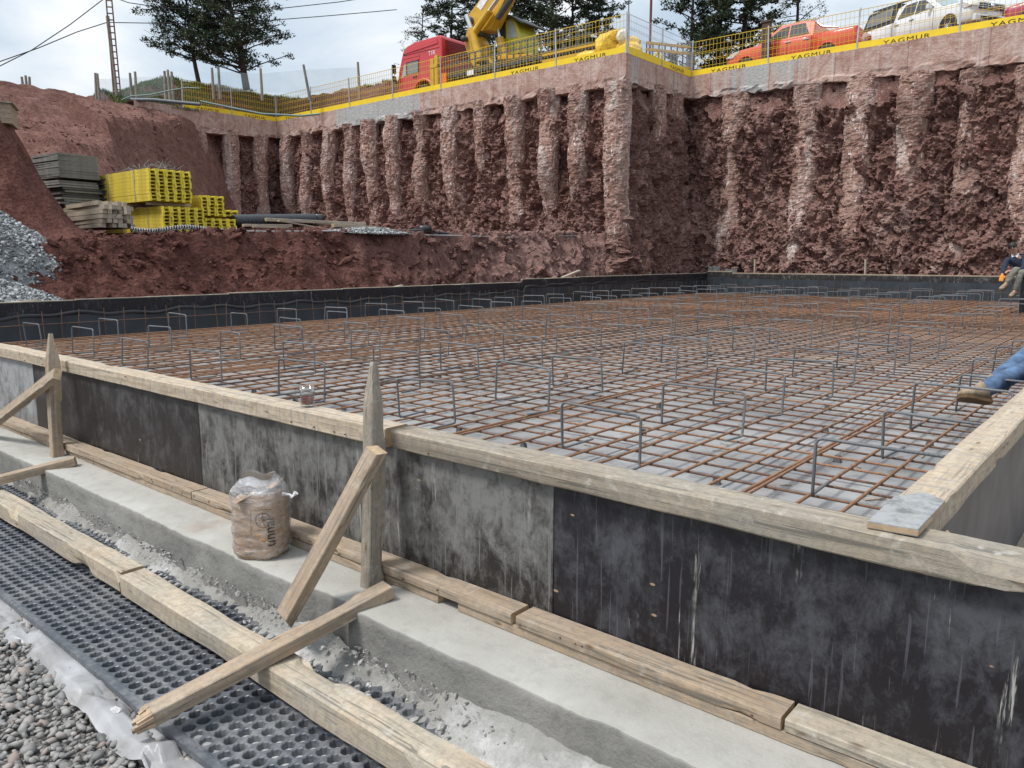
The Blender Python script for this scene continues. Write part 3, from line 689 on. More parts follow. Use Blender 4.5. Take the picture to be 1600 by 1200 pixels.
form = empty('raft_formwork', (-2.4, 2.12, -1.42))
tag(form, 'rectangular raft formwork of black film-faced plywood with a worn timber top rail', 'formwork')
FO = Vector((-2.4, 2.12, -1.42))
def timber(name, p0, p1, w, h, mat, parent=None, seed=0, seg=.06, wear=.006, off=None, up=(0, 0, 1), cut0=None, cut1=None, wane=.0, tip=None):
    """a sawn timber with worn arrises; its own x runs along the grain"""
    p0, p1 = Vector(p0), Vector(p1); L = (p1 - p0).length; n = max(3, int(L / seg)); c = min(w, h) * .07
    ring = []
    hw, hh = w / 2, h / 2
    for (a, b) in ((-hw + c, -hh), (0, -hh), (hw - c, -hh), (hw, -hh + c), (hw, 0), (hw, hh - c), (hw - c, hh), (0, hh), (-hw + c, hh), (-hw, hh - c), (-hw, 0), (-hw, -hh + c)): ring.append((a, b))
    ring = np.array(ring); m = len(ring); xs = np.linspace(0, L, n + 1)
    V = np.zeros((n + 1, m, 3)); V[..., 0] = xs[:, None]; V[..., 1] = ring[None, :, 0]; V[..., 2] = ring[None, :, 1]
    P = V.reshape(-1, 3).copy(); Q = P * np.array([3.0, 14, 14]) + seed * 7.7
    dn = fbm(Q, 3, seed); rad = P * np.array([0, 1, 1]); rad /= (np.linalg.norm(rad, axis=1, keepdims=True) + 1e-9)
    corner = np.tile(np.array([1, .3, 1, 1, .3, 1, 1, .3, 1, 1, .3, 1]), n + 1)
    chips = np.where(vnoise(P * np.array([7., 22, 22]) + seed * 3.3, seed + 4) > .62, -1.6, 0) * corner
    Pn = P + rad * (wear * (dn * .8 - .2) * corner + wear * chips)[:, None]
    if wane:   # bark edge: top corner eaten along the length
        e = wane * (.5 + .5 * fbm(P * np.array([2.2, 0, 0]) + seed, 3, seed + 9)); top = (P[:, 2] < 0) & (P[:, 1] < 0)
        Pn[top, 2] += e[top] * .9; Pn[top, 1] += e[top] * .3
    bow = .004 * np.sin(P[:, 0] / L * math.pi) * (1 if seed % 2 else -1); Pn[:, 1] += bow
    if cut0 is not None: k = P[:, 0] < 1e-6; Pn[k, 0] += cut0[0] * P[k, 1] + cut0[1] * P[k, 2]
    if cut1 is not None: k = P[:, 0] > L - 1e-6; Pn[k, 0] += cut1[0] * P[k, 1] + cut1[1] * P[k, 2]
    if tip:    # pointed at the far end: (length, fraction left)
        s = np.clip((P[:, 0] - (L - tip[0])) / tip[0], 0, 1); f = 1 - (1 - tip[1]) * s
        Pn[:, 1] *= f; Pn[:, 1] += (1 - f) * hw * tip[2] * .5; fz = 1 - (1 - tip[1] * .8) * s; Pn[:, 2] *= fz
    F = []; idx = lambda i, j: i * m + j % m
    for i in range(n):
        for j in range(m): F.append((idx(i, j), idx(i, j + 1), idx(i + 1, j + 1), idx(i + 1, j)))
    me = bpy.data.meshes.new(name); F2 = F + [tuple(range(m))[::-1], tuple(n * m + j for j in range(m))]
    me.from_pydata(Pn.tolist(), [], F2)
    me.materials.append(mat); me.materials.append(M['wood_end'])
    me.polygons[-1].material_index = 1; me.polygons[-2].material_index = 1
    bm = bmesh.new(); bm.from_mesh(me); bmesh.ops.recalc_face_normals(bm, faces=bm.faces); bm.to_mesh(me); bm.free()
    d = (p1 - p0).normalized(); u = Vector(up); y = u.cross(d).normalized(); z = d.cross(y)
    o = bpy.data.objects.new(name, me); COL.objects.link(o)
    o.matrix_world = Matrix.Translation(p0) @ Matrix((d, y, z)).transposed().to_4x4()
    if parent:
        o.parent = parent; o.matrix_parent_inverse = Matrix.Translation(-Vector(parent.location)) if off is None else Matrix.Translation(-off)
    return o
def fp(o, label=None):
    if label: o['label'] = label
    return o
# plywood panels of the near side (seams measured on the photo), face at y=2.12
def panel(x0, x1, z0, z1, y, mat, lab=None, axis='x', th=.018, cx=None):
    mb = MB()
    if axis == 'x': mb.b2((x0, y, z0), (x1, y + th, z1))
    else: mb.b2((y, x0, z0), (y + th, x1, z1))
    v = [Vector(p) for p in mb.v]; c = sum(v, Vector()) / 8; mb.v = [tuple(p - c) for p in v]
    o = mb.build('plywood_panel', mat, form, loc=c - FO); bevel(o, .0015, 1)
    if lab: o['label'] = lab
    return o
ZB, ZT = -1.344, -.784
seams = [(-9.16, -6.592, 'ply_light', 'pale grey cement-washed plywood panel'), (-6.588, -4.092, 'ply_brown', 'dark brown plywood panel'), (-4.088, -1.598, 'ply_grey', 'black plywood panel smeared with grey cement'), (-1.594, .904, 'ply_dark', 'black plywood panel with pale drips and bare flakes'), (.908, 1.9, 'ply_dark', 'short black plywood panel')]
for x0, x1, m, lab in seams: panel(x0, x1, ZB, ZT, 2.12, M[m], lab)
panel(-14.2, -9.164, ZB, ZT, 2.12, M['ply_dark'])
# top rails
timber('top_rail', (-9.6, 2.150, -.7425), (-2.46, 2.150, -.7425), .13, .083, M['wood_new'], form, 3, wear=.006)
timber('top_rail', (-14.2, 2.150, -.7425), (-9.61, 2.150, -.7425), .13, .083, M['wood_new'], form, 13)
fp(timber('top_rail', (-2.415, 2.145, -.745), (1.9, 2.145, -.745), .135, .090, M['wood_old'], form, 4, wear=.010, wane=.012), 'weathered grey timber top rail')
# base planks, two layers
us = [(-9.2, -6.55), (-6.545, -4.02), (-4.01, -1.705), (-1.68, -.712), (-.70, 1.9)]
for i, (a, b) in enumerate(us): timber('base_plank', (a, 2.064, -1.289), (b, 2.064, -1.289), .108, .043, M['wood_tan' if i != 4 else 'wood_pale'], form, 21 + i, wear=.005, wane=.006 if i in (2, 3) else .002)
ls = [(-9.2, -5.34), (-5.33, -2.45), (-2.44, -2.09), (-1.98, .05), (.06, 1.9)]
for i, (a, b) in enumerate(ls): timber('lower_plank', (a, 2.070, -1.3285), (b, 2.070, -1.3285), .10, .036, M['wood_tan'], form, 31 + i, wear=.003)
# right side of the form
timber('side_rail', (-.50, 2.225, -.74), (-.50, 9.5, -.74), .125, .085, M['wood_new'], form, 41, wear=.006)
timber('side_rail', (-.50, 9.51, -.74), (-.50, 15.2, -.74), .125, .085, M['wood_new'], form, 42, wear=.006)
for k, (a, b) in enumerate(((2.16, 5.9), (5.904, 8.4), (8.404, 10.9), (10.904, 13.4), (13.404, 15.2), (15.204, 29))): panel(a, b, -1.41, -.786, -.475, M['ply_side'], None, 'y')
# far left and back sides
def far_run(a, b, fixed, z_top, axis, m, strip=.20, zt2=None):
    pass
rl = [(2.14, 5.35, -.70), (5.355, 8.2, -.69), (8.205, 11.0, -.675), (11.005, 13.8, -.665), (13.805, 17.4, -.66), (17.405, 20.2, -.575), (20.205, 24, -.56), (24.005, 29, -.555)]
for i, (a, b, zt) in enumerate(rl):
    mb = MB(); mb.b2((-14.30, a, zt - .27), (-14.255, b, zt)); mb.build('top_board', M['ply_dark'], form, loc=-FO)
    timber('edge_batten', (-14.35, a + .02, zt - .01), (-14.35, b - .02, zt - .01 - (.0)), .07, .05, M['wood_pale'], form, 50 + i, seg=.3)
    mb = MB(); mb.b2((-14.252, a, -1.40), (-14.235, b, zt - .24)); o = mb.build('membrane_strip', M['membrane'], form, loc=-FO)
for i, (a, b) in enumerate([(-14.23, -13.2), (-13.195, -9.8), (-9.795, -6.2), (-6.195, -2.8), (-2.795, -.6)]):
    zt = -.56 if i else -.50
    mb = MB(); mb.b2((a, 28.93, zt - .22), (b, 28.975, zt)); mb.build('top_board', M['ply_grey'], form, loc=-FO)
    timber('edge_batten', (a, 29.03, zt + .01), (b, 29.03, zt + .01), .09, .06, M['wood_tan'], form, 70 + i, seg=.5)
    mb = MB(); mb.b2((a, 28.90, -1.40), (b, 28.92, zt - .20)); mb.build('membrane_strip', M['membrane'], form, loc=-FO)
# wavy turned-over edge of the membrane under the top boards
mb = MB(); ys = np.linspace(2.3, 28.8, 260); vs = []; 
for y in ys:
    zt = -.93 + .16 * (y > 17.4) + .025 * math.sin(y * 2.7) + .02 * math.sin(y * 7.1 + 1)
    vs += [(-14.226, y, zt - .03), (-14.19 + .02 * math.sin(y * 4), y, zt), (-14.235, y, zt + .035)]
mb.add(vs, [(3 * i + j, 3 * i + 3 + j, 3 * i + 4 + j, 3 * i + 1 + j) for i in range(259) for j in (0, 1)], 0, True); mb.build('membrane_fold', M['black_sheet'], form, loc=-FO)
# stop pieces standing on the back edge
for x, h in ((-14.0, .22), (-13.3, .12)):
    mb = MB(); mb.b2((x - .25, 29.08, -.6), (x + .25, 29.12, -.5 + h)); mb.build('raised_board', M['ply_light'], form, loc=-FO)

# ledge of blinding concrete outside the form
def ledge():
    xs = np.arange(-9.5, 1.6, .03); prof = []
    Pn = np.stack([xs, xs * 0, xs * 0], 1); ed = 1.765 + .008 * fbm(Pn * 3, 3, 3)
    ed = np.where((xs > -2.62) & (xs < -2.36), ed + .03, ed)
    rows = [(2.125, -1.348), (2.0, -1.347), (1.88, -1.346), (0, -1.348), (0, -1.354), (0, -1.39), (0, -1.43), (0, -1.49), (0, -1.56), (-.03, -1.67)]
    V = []; nr = len(rows)
    for j, (y, z) in enumerate(rows):
        yy = np.full_like(xs, y) if j < 3 else ed + (-.004 if j == 4 else 0) + (y if j == nr - 1 else 0)
        zz = np.full_like(xs, z)
        q = np.stack([xs * 9, xs * 0 + z * 9, xs * 0], 1); a = fbm(q, 3, 7)
        if j in (3, 4, 5): yy = yy + .010 * a; zz = zz - .008 * np.abs(fbm(q * 2.3, 3, 9))
        if j > 5: yy = yy - .016 * a
        V.append(np.stack([xs, yy, zz], 1))
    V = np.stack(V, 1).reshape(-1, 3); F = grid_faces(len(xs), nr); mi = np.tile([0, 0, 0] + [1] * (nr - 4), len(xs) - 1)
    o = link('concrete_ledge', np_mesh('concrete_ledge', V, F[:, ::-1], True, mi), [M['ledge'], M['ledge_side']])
    return tag(o, kind='structure')
ledge()
# spilled slurry over the drainage mat
MZ = -1.585
def spill():
    xs = np.arange(-9.4, .6, .014); ys = np.arange(1.24, 1.785, .012); X, Y = np.meshgrid(xs, ys, indexing='ij'); X = X.ravel(); Y = Y.ravel(); P = np.stack([X, Y, X * 0], 1)
    b = np.interp(X, [-9, -7, -5.6, -5.1, -4.7, -4.0, -3.6, -3.2, -2.9, -2.5, -2.2, -1.9, -1.75, -1.5, -1, 0], [1.77, 1.76, 1.77, 1.69, 1.75, 1.66, 1.70, 1.77, 1.73, 1.66, 1.77, 1.76, 1.62, 1.44, 1.32, 1.26])
    e = (Y - b + .035) / .17 + .45 * fbm(P * 4.0, 4, 41) + .30 * fbm(P * 14, 3, 42)
    h = -.016 + .030 * np.clip(e, -.4, 1.8) + .075 * sstep(1.62, 1.78, Y) * np.clip(e * 1.5, 0, 1)
    h += np.clip(e + .25, 0, 1) * (.016 * fbm(P * 22, 3, 43) + .006 * fbm(P * 55, 2, 44))
    V = np.stack([X, Y, MZ + h], 1)
    o = link('spilled_concrete', np_mesh('spilled_concrete', V, grid_faces(len(xs), len(ys)), True), M['spill'])
    return tag(o, 'rough grey concrete slurry spilled along the foot of the ledge', 'concrete', kind='stuff')
spill()
# lumps on it
n = 700; xr = rng.uniform(-6, -.6, n); yr = 1.762 - np.abs(rng.normal(0, .035, n)); s = rng.gamma(2, .0016, n) + .0015
p1 = np.stack([xr, yr, MZ + .03 + .075 * sstep(1.62, 1.78, yr)], 1)
xr2 = rng.uniform(-3, -.4, 500); yr2 = rng.uniform(1.5, 1.74, 500); s2 = rng.gamma(2, .0020, 500) + .0015
p2 = np.stack([xr2, yr2, MZ + .022 + .075 * sstep(1.62, 1.78, yr2)], 1)
scatter('concrete_crumbs', np.concatenate([p1, p2]), np.concatenate([s, s2]), .7, 1, M['spill'], 'crumbs of hardened concrete along the ledge foot', 'crumbs', .5)

# drainage mat with cups
def dimple_sheet():
    px, py = .0585, .0535; x0, x1 = -8.6, .2; y0, y1 = 1.125, 1.88
    nx, ny = int((x1 - x0) / px), int((y1 - y0) / py); n = 12; R0 = .0226
    th = np.arange(n) * 2 * math.pi / n + math.pi / 12
    c, s = np.cos(th), np.sin(th); k = 1 / np.maximum(np.abs(c), np.abs(s)); bx, by = c * k * px / 2, s * k * py / 2
    # 12-gon boundary misses the corners, so use 16 rim points including them
    n = 16; th = np.arange(n) * 2 * math.pi / n; c, s = np.cos(th), np.sin(th); k = 1 / np.maximum(np.abs(c), np.abs(s)); bx, by = c * k * px / 2, s * k * py / 2
    jag = 1 + .05 * np.where(np.arange(n) % 2, 1, -1)
    cell = [np.stack([bx, by, 0 * bx], 1), np.stack([c * R0 * 1.13, s * R0 * 1.13, 0 * c], 1), np.stack([c * R0 * jag, s * R0 * jag, 0 * c - .003], 1), np.stack([c * R0 * .84 * jag, s * R0 * .84 * jag, 0 * c - .028], 1)]
    cv = np.concatenate(cell + [np.array([[0, 0, -.028]])]); F = []; mi = []
    for r in range(3):
        for j in range(n): F.append((r * n + j, r * n + (j + 1) % n, (r + 1) * n + (j + 1) % n, (r + 1) * n + j)); mi.append(3 if r == 2 else 0)
    for j in range(0, n, 2): F.append((3 * n + j, 3 * n + (j + 1) % n, 3 * n + (j + 2) % n, 4 * n)); mi.append(1)
    F = np.array(F); mi = np.array(mi); nv = len(cv)
    I, J = np.meshgrid(np.arange(nx), np.arange(ny), indexing='ij'); I = I.ravel(); J = J.ravel()
    off = np.stack([x0 + (I + .5) * px, y0 + (J + .5) * py, I * 0.0], 1)
    V = (cv[None] + off[:, None]).reshape(-1, 3)
    FF = (F[None] + (np.arange(len(I)) * nv)[:, None, None]).reshape(-1, 4)
    q = np.stack([off[:, 0] * 2.0, off[:, 1] * 3.0, off[:, 0] * 0], 1); fill = fbm(q, 3, 17) + .5 * (rng.random(len(I)) - .5) + .25 * (off[:, 0] > -2.6) + .3 * sstep(1.5, 1.85, off[:, 1])
    f1 = np.where(fill > .52, 1, 2); MI = np.where(mi[None] == 1, f1[:, None], 0).ravel()
    z = MZ + .012 * fbm(np.stack([V[:, 0] * .9, V[:, 1] * 1.5, V[:, 0] * 0], 1), 2, 18) + .02 * (V[:, 1] - 1.1); V[:, 2] += z
    b = len(V); xs = np.arange(x0, x1, px); 
    e = np.concatenate([np.stack([xs, 0 * xs + y0, 0 * xs], 1), np.stack([xs, y0 - .030 + .004 * np.sin(xs * 3), 0 * xs - .0], 1), np.stack([xs, y0 - .032 + .004 * np.sin(xs * 3), 0 * xs - .02], 1)])
    e[:, 2] += MZ + .012 * fbm(np.stack([e[:, 0] * .9, e[:, 1] * 1.5, e[:, 0] * 0], 1), 2, 18) - .0005
    m = len(xs); EF = [(b + r * m + i, b + (r + 1) * m + i, b + (r + 1) * m + i + 1, b + r * m + i + 1) for r in (0, 1) for i in range(m - 1)]
    V = np.concatenate([V, e]); FF = np.concatenate([FF, np.array(EF)]); MI = np.concatenate([MI, np.zeros(len(EF), int)])
    o = link('drainage_mat', np_mesh('drainage_mat', V, FF, False, MI), [M['dimple'], M['cup_fill'], M['cup_dark'], M['cup_wall']])
    return tag(o, 'black dimpled plastic drainage mat with rows of cups beside the concrete ledge', 'drainage mat')
dimple_sheet()
# translucent plastic sheet under it
def plastic():
    xs = np.arange(-8.6, .3, .022); us_ = np.linspace(0, 1, 26); X, U = np.meshgrid(xs, us_, indexing='ij'); X = X.ravel(); U = U.ravel()
    edge = .965 + .035 * fbm(np.stack([X * 2.3, X * 0, X * 0], 1), 3, 51) + .03 * np.abs(fbm(np.stack([X * 5, X * 0, X * 0 + 3], 1), 2, 52))
    Y = edge + (1.20 - edge) * U; P = np.stack([X, Y, X * 0], 1)
    z = MZ - .035 + .045 * np.abs(fbm(P * np.array([5, 9, 1]), 3, 53)) * (1 - U * .8) + .024 * facet(P * np.array([7, 7, 1]), 54, 1) * (1 - U * .8) - .03 * sstep(.18, 0, U)
    z = np.where(Y > 1.09, np.minimum(z, MZ - .023), z)
    o = link('plastic_sheet', np_mesh('plastic_sheet', np.stack([X, Y, z], 1), grid_faces(len(xs), 26), True), M['sheet'])
    return tag(o, 'crumpled whitish plastic sheet along the outer edge of the drainage mat', 'plastic sheet')
plastic()
# rounded gravel
g = .0235; xs = np.arange(-7.5, -.9, g); ys = np.arange(-.1, 1.10, g); X, Y = np.meshgrid(xs, ys); X = X.ravel() + rng.uniform(-.011, .011, X.size); Y = Y.ravel() + rng.uniform(-.011, .011, Y.size)
k = X + Y * 2.2 > -6.8; X, Y = X[k], Y[k]
s = rng.gamma(7, .0018, len(X)) + .002
scatter('gravel', np.stack([X, Y, GZ + .014 + rng.uniform(0, .016, len(X))], 1), s, .62, 1, M['pebble'], 'loose rounded grey and brown gravel in the near left corner', 'gravel', .22, True)
me = np_mesh('gravel_bed', [(-30, -20, GZ + .006), (8, -20, GZ + .006), (8, 2.3, GZ + .006), (-30, 2.3, GZ + .006)], [(0, 1, 2, 3)])
tag(link('gravel_bed', me, concrete('gravel_bed', (.09, .085, .08), (.20, .19, .18), 40, 1.0)), kind='structure')
mb = MB(); V0, F0 = ico(2)
o = link('concrete_chunk', np_mesh('concrete_chunk', V0 * np.array([.030, .022, .016]) * (1 + .3 * vnoise(V0 * 2.2, 3))[:, None], F0), M['spill'], loc=atZ(180, 1112, -1.60)); tag(o, 'small white chunk of concrete lying on the crumpled plastic sheet', 'concrete chunk')
o = link('pebble', np_mesh('pebble', V0 * np.array([.016, .011, .007]), F0, True), plain('red_pebble', (.30, .12, .06), .8), loc=atZ(735, 1131, -1.535)); tag(o, 'small reddish pebble alone on the spilled concrete', 'pebble')
# right outside: slab beyond the side form
me = np_mesh('side_floor', [(-.455, 2.15, -1.40), (8, 2.15, -1.40), (8, 29, -1.40), (-.455, 29, -1.40)], [(0, 1, 2, 3)])
tag(link('side_floor', me, concrete('wet_sand_floor', (.27, .22, .17), (.38, .33, .27), 50, .5)), kind='structure')

# ============================================================ REBAR
RZ = -1.315
mat_root = empty('rebar_mat', (-7.4, 15.6, RZ)); MO = Vector(mat_root.location)
tag(mat_root, 'tied mat of rusty reinforcing bars covering the whole raft floor', 'rebar mat')
def bar_mesh(L, r, seed, amp=.006, n=6):
    k = max(4, int(L / .9)); mb = MB(); pts = []
    for i in range(k + 1):
        pts.append((L * i / k - L / 2, amp * (random.random() - .5) * 2, amp * .5 * (random.random() - .5)))
    mb.tube(pts, r, n); return mb.mesh('bar')
def instance_bars(L, r, mats, count):
    out = []
    for i in range(count):
        me = bar_mesh(L, r, i); me.materials.append(mats[i % len(mats)]); out.append(me)
    return out
random.seed(3)
by_m = instance_bars(26.3, .0100, [M['rust'], M['rust'], M['rust_dark'], M['rust']], 8)
ax_m = instance_bars(13.3, .0088, [M['rust_dark'], M['rust'], M['rust_dark'], M['rust_dark']], 8)
x = -1.18 + .25; i = 0
while x > -14.1:
    o = link('bar', random.choice(by_m), None, mat_root, loc=Vector((x + random.uniform(-.012, .012), 15.55 + random.uniform(-.05, .05), RZ + .008)) - MO, rot=(random.choice((0, math.pi)), 0, R(90)))
    x -= .25 * (1 if i % 2 else 1.04); i += 1
    if x < -1.0 and i % 9 == 4:      # lapped bars lie side by side
        link('bar', random.choice(by_m), None, mat_root, loc=Vector((x + .21, 15.5, RZ + .009)) - MO, rot=(0, 0, R(90)))
y = 4.17 - .25 * 7; i = 0
while y < 28.6:
    link('bar', random.choice(ax_m), None, mat_root, loc=Vector((-7.35 + random.uniform(-.05, .05), y + random.uniform(-.015, .015), RZ - .009)) - MO, rot=(random.choice((0, math.pi)), 0, 0))
    y += .25 if i % 3 else .225; i += 1
# some extra doubled zones far off
for k in range(10):
    link('bar', random.choice(ax_m), None, mat_root, loc=Vector((-7.3, 17 + k * .42, RZ + .025)) - MO)
for k in range(14):
    link('bar', random.choice(by_m), None, mat_root, loc=Vector((-13.9 + k * .55 + random.uniform(-.03, .03), 15.5, RZ + .012)) - MO, rot=(0, 0, R(90)))
# tie wires at the near crossings: one part
tb = MB()
for a in range(10):
    for b in range(16):
        if random.random() < .45:
            px_, py_ = -1.18 - a * .255 + random.uniform(-.01, .01), 4.17 + b * .245
            tb.tube([(px_ - .01, py_ - .012, RZ + .004), (px_ + .004, py_, RZ + .022), (px_ + .02, py_ + .012, RZ + random.uniform(.02, .05))], .0014, 4, caps=False)
o = tb.build('tie_wires', M['rust_dark'], mat_root, loc=-MO); o['kind'] = 'stuff'
# starter bars on far sides
sb = MB(); sb.tube([(.22, 0, RZ + .0), (.03, 0, RZ), (0, 0, RZ + .03), (0, 0, -.84)], .0075, 6); sm = sb.mesh('starter_bar'); sm.materials.append(M['rust_dark'])
y = 2.5; 
while y < 28.7:
    o = link('starter_bar', sm, None, mat_root, loc=Vector((-14.13, y, 0)) - MO, rot=(R(random.uniform(-5, 5)), R(random.uniform(-2, 3)), 0)); y += random.choice((.30, .33, .36)); 
x = -13.9
while x < -.8:
    link('starter_bar', sm, None, mat_root, loc=Vector((x, 28.80, 0)) - MO, rot=(R(random.uniform(-3, 3)), R(random.uniform(-3, 3)), R(-90))); x += random.choice((.30, .33))
hb = MB(); hb.tube([(-14.11, 2.4, -1.06), (-14.11, 9, -1.06), (-14.11, 16, -1.05), (-14.11, 28.7, -1.04)], .0065, 6); hb.build('side_bar', M['rust_dark'], mat_root, loc=-MO)
hb = MB(); hb.tube([(-14, 28.77, -1.04), (-7, 28.77, -1.05), (-.7, 28.77, -1.04)], .0065, 6); hb.build('side_bar', M['rust_dark'], mat_root, loc=-MO)
# spacers
sp = MB(); sp.prism([(-.028, -.030), (.028, -.030), (.014, .022), (-.014, .022)], -.016, .016, 'y'); spm = sp.mesh('spacer_block'); spm.materials.append(M['blackstuff'])
for i in range(9):
    for j in range(8):
        if random.random() < .45: continue
        o = link('spacer_block', spm, None, None, loc=(-1.30 - i * .75 - (j % 2) * .35 + random.uniform(-.05, .05), 4.45 + j * .98 + random.uniform(-.1, .1), FZ + .030), rot=(0, 0, random.uniform(-.4, .4)))
        tag(o, 'small dark concrete spacer block under the rebar mat', 'spacer', 'concrete spacers under the rebar')
random.seed(41)
cut = MB()
for k in range(90):
    a = random.uniform(0, 3.14); p = Vector((random.uniform(-6, -.7), random.uniform(2.6, 9), FZ + .006)); L = random.uniform(.03, .14); cut.bar(p, p + Vector((math.cos(a) * L, math.sin(a) * L, random.uniform(0, .008))), random.uniform(.004, .014), .004)
tag(cut.build('floor_debris', M['wood_tan'], None), 'wood splinters and wire ends scattered on the slab under the rebar', 'debris', kind='stuff')
nb_ = MB()
for k in range(60):
    x_ = random.uniform(-8, 1); z_ = random.choice((-.765, -.72, -1.283, -1.295, -1.33)); y_ = 2.083 if z_ > -1 else (2.009 if z_ > -1.31 else 2.019)
    nb_.tube([(x_, y_ + .004, z_), (x_, y_ - .004, z_)], .0035, 6)
o = nb_.build('nail_heads', M['rust_dark'], form, loc=-FO); o['kind'] = 'stuff'
# bar chairs
def chair_mesh(w, h, foot, seed):
    random.seed(seed); r = .0092; c = .035
    j = lambda a=.006: random.uniform(-a, a)
    pts = [(-w / 2 + j(), foot, .012), (-w / 2 + j(), c, .008), (-w / 2, .006, .012), (-w / 2, 0, .03)]
    pts += [(-w / 2 + j(), j(), h - c), (-w / 2 + .010, 0, h - .010), (-w / 2 + c, 0, h)]
    pts += [(0, j(), h + j()), (w / 2 - c, 0, h), (w / 2 - .010, 0, h - .010), (w / 2 + j(), j(), h - c), (w / 2, 0, .03), (w / 2, -.006, .012), (w / 2 + j(), -c, .008), (w / 2 + j(), -foot * .9, .012)]
    # ribs along the bar for close ones
    mb = MB(); mb.tube(pts, r, 8)
    return mb
def rib_tube(mb, a, b, r):
    a, b = Vector(a), Vector(b); L = (b - a).length; n = int(L / .012)
    if n < 3: return
    pts = []; rs = []
    for i in range(n * 2 + 1): pts.append(a.lerp(b, i / (n * 2))); rs.append(r + (.0011 if i % 2 else 0))
    mb.tube(pts, rs, 8, smooth=False)
chs = []
for q in range(6):
    w = .65; h = (.34, .37, .36, .33, .38, .35)[q]; mb = chair_mesh(w, h, .30, 100 + q)
    me = mb.mesh('rebar_chair'); me.materials.append(M['steel']); chs.append(me)
mbn = chair_mesh(.67, .335, .32, 4); rib_tube(mbn, (-.30, 0, .335), (.30, 0, .335), .0082); rib_tube(mbn, (-.335, 0, .04), (-.335, 0, .30), .0082)
me_near = mbn.mesh('rebar_chair'); me_near.materials.append(M['steel'])
random.seed(21)
ORD = ['first', 'second', 'third', 'fourth', 'fifth', 'sixth', 'seventh', 'eighth']
for r_ in range(23):
    for c_ in range(8):
        if random.random() < .04 and r_ > 1: continue
        xx = -1.09 - c_ * 1.69 + (random.uniform(-.06, .06)) + (.10 if r_ % 2 else 0); yy = 4.23 + r_ * 1.08 + random.uniform(-.08, .08)
        if c_ == 7 and xx < -13.6: xx = -13.45
        first = (r_ == 0 and c_ == 0)
        rz = random.gauss(0, .07)
        o = link('rebar_chair', me_near if (r_ < 2 and c_ < 2) else random.choice(chs), None, None, loc=(xx, yy, RZ + .012), rot=(R(random.gauss(0, 2.0)), R(random.gauss(0, 1.2)), rz if not first else .03))
        if first: tag(o, 'nearest bent grey rebar chair by the right end of the weathered rail', 'rebar chair', 'rebar chairs on the mat')
        elif r_ < 7: tag(o, 'bent grey rebar chair, %s row from the near rail, %s from the right' % (ORD[r_], ORD[c_]) if r_ else 'bent grey rebar chair in the row nearest the near rail, %s from the right' % ORD[c_], 'rebar chair', 'rebar chairs on the mat')
        else: tag(o, 'bent grey rebar chair in the far part of the rusty mat', 'rebar chair', 'rebar chairs on the mat')

# ============================================================ NEAR OBJECTS
# braces
def brace(x, labels, far=False):
    root = empty('timber_brace', (x, 2.04, -1.42)); off = Vector((x, 2.04, -1.42))
    tag(root, labels, 'timber brace')
    if not far:
        SP0, SP1 = atZ(607, 921, -1.312), atZ(232, 1120, -1.520)
        timber('stake', (x - .005, 1.962, -1.350), (x - .030, 2.035, -.415), .060, .080, M['wood_old'], root, 61, off=off, up=(0, 1, 0), wear=.006, seg=.04, tip=(.17, .35, -1))
        timber('diagonal_brace', atZ(444, 968, -1.40), atY(589, 703, 1.925), .078, .052, M['wood_tan'], root, 62, off=off, up=(0, -1, .4), wear=.006, cut0=(0, .6), cut1=(0, -.4))
        o = timber('ground_strut', SP0, SP1, .082, .056, M['wood_tan'], root, 63, off=off, wear=.006)
        s = MB(); random.seed(5)
        dd = (SP1 - SP0).normalized(); sdv = dd.cross(Vector((0, 0, 1))).normalized(); upv = sdv.cross(dd)
        for k in range(30):
            a = random.uniform(-.038, .038); b = random.uniform(-.025, .025); L = .012 + .055 * max(0, .5 - a * 14) * random.uniform(.5, 1.1)
            p = SP1 - dd * .012 + sdv * a + upv * b; s.bar(p, p + dd * (L + .012) + sdv * random.uniform(-.004, .004) - upv * b * .3, .014, .012)
        s.build('broken_end', M['wood_broken'], root, loc=-off)
    else:
        timber('stake', (x - .0, 1.958, -1.350), (x - .09, 2.02, -.505), .062, .080, M['wood_tan'], root, 64, off=off, up=(0, 1, 0), wear=.005, seg=.04, tip=(.2, .35, -1))
        timber('diagonal_brace', atZ(-45, 690, -1.42), atY(90, 584, 1.93), .078, .05, M['wood_tan'], root, 65, off=off, up=(0, -1, .4), wear=.005)
        timber('ground_strut', atZ(118, 720, -1.312), atZ(-160, 790, -1.50), .078, .055, M['wood_tan'], root, 66, off=off, wear=.005)
    nl = MB()
    for (a, b) in ((.0, -1.0), (.01, -.8), (-.01, -.62)):
        nl.tube([(x + a, 1.93, b), (x + a, 1.90, b - .004)], .002, 5); nl.tube([(x + a, 1.902, b - .004), (x + a, 1.899, b - .004)], .005, 8)
    return root
brace(-2.42, 'timber brace with a pointed stake beside the bag, the nearer one')
brace(-5.77, 'timber brace with a rounded stake at the left edge, the farther one', True)
# ground beams
t1 = timber('timber_beam', (-8.3, 1.50, -1.505), (-3.64, 1.505, -1.505), .125, .105, M['wood_pale'], None, 71, wear=.014, wane=.0)
tag(t1, 'long timber lying on the drainage mat, the farther one ending at the joint near the brace strut', 'timber')
t2 = timber('timber_beam', (-3.60, 1.495, -1.505), (.3, 1.46, -1.51), .125, .105, M['wood_pale'], None, 72, wear=.012, wane=.01)
tag(t2, 'long squared timber running under the strut of the brace to the bottom edge', 'timber')
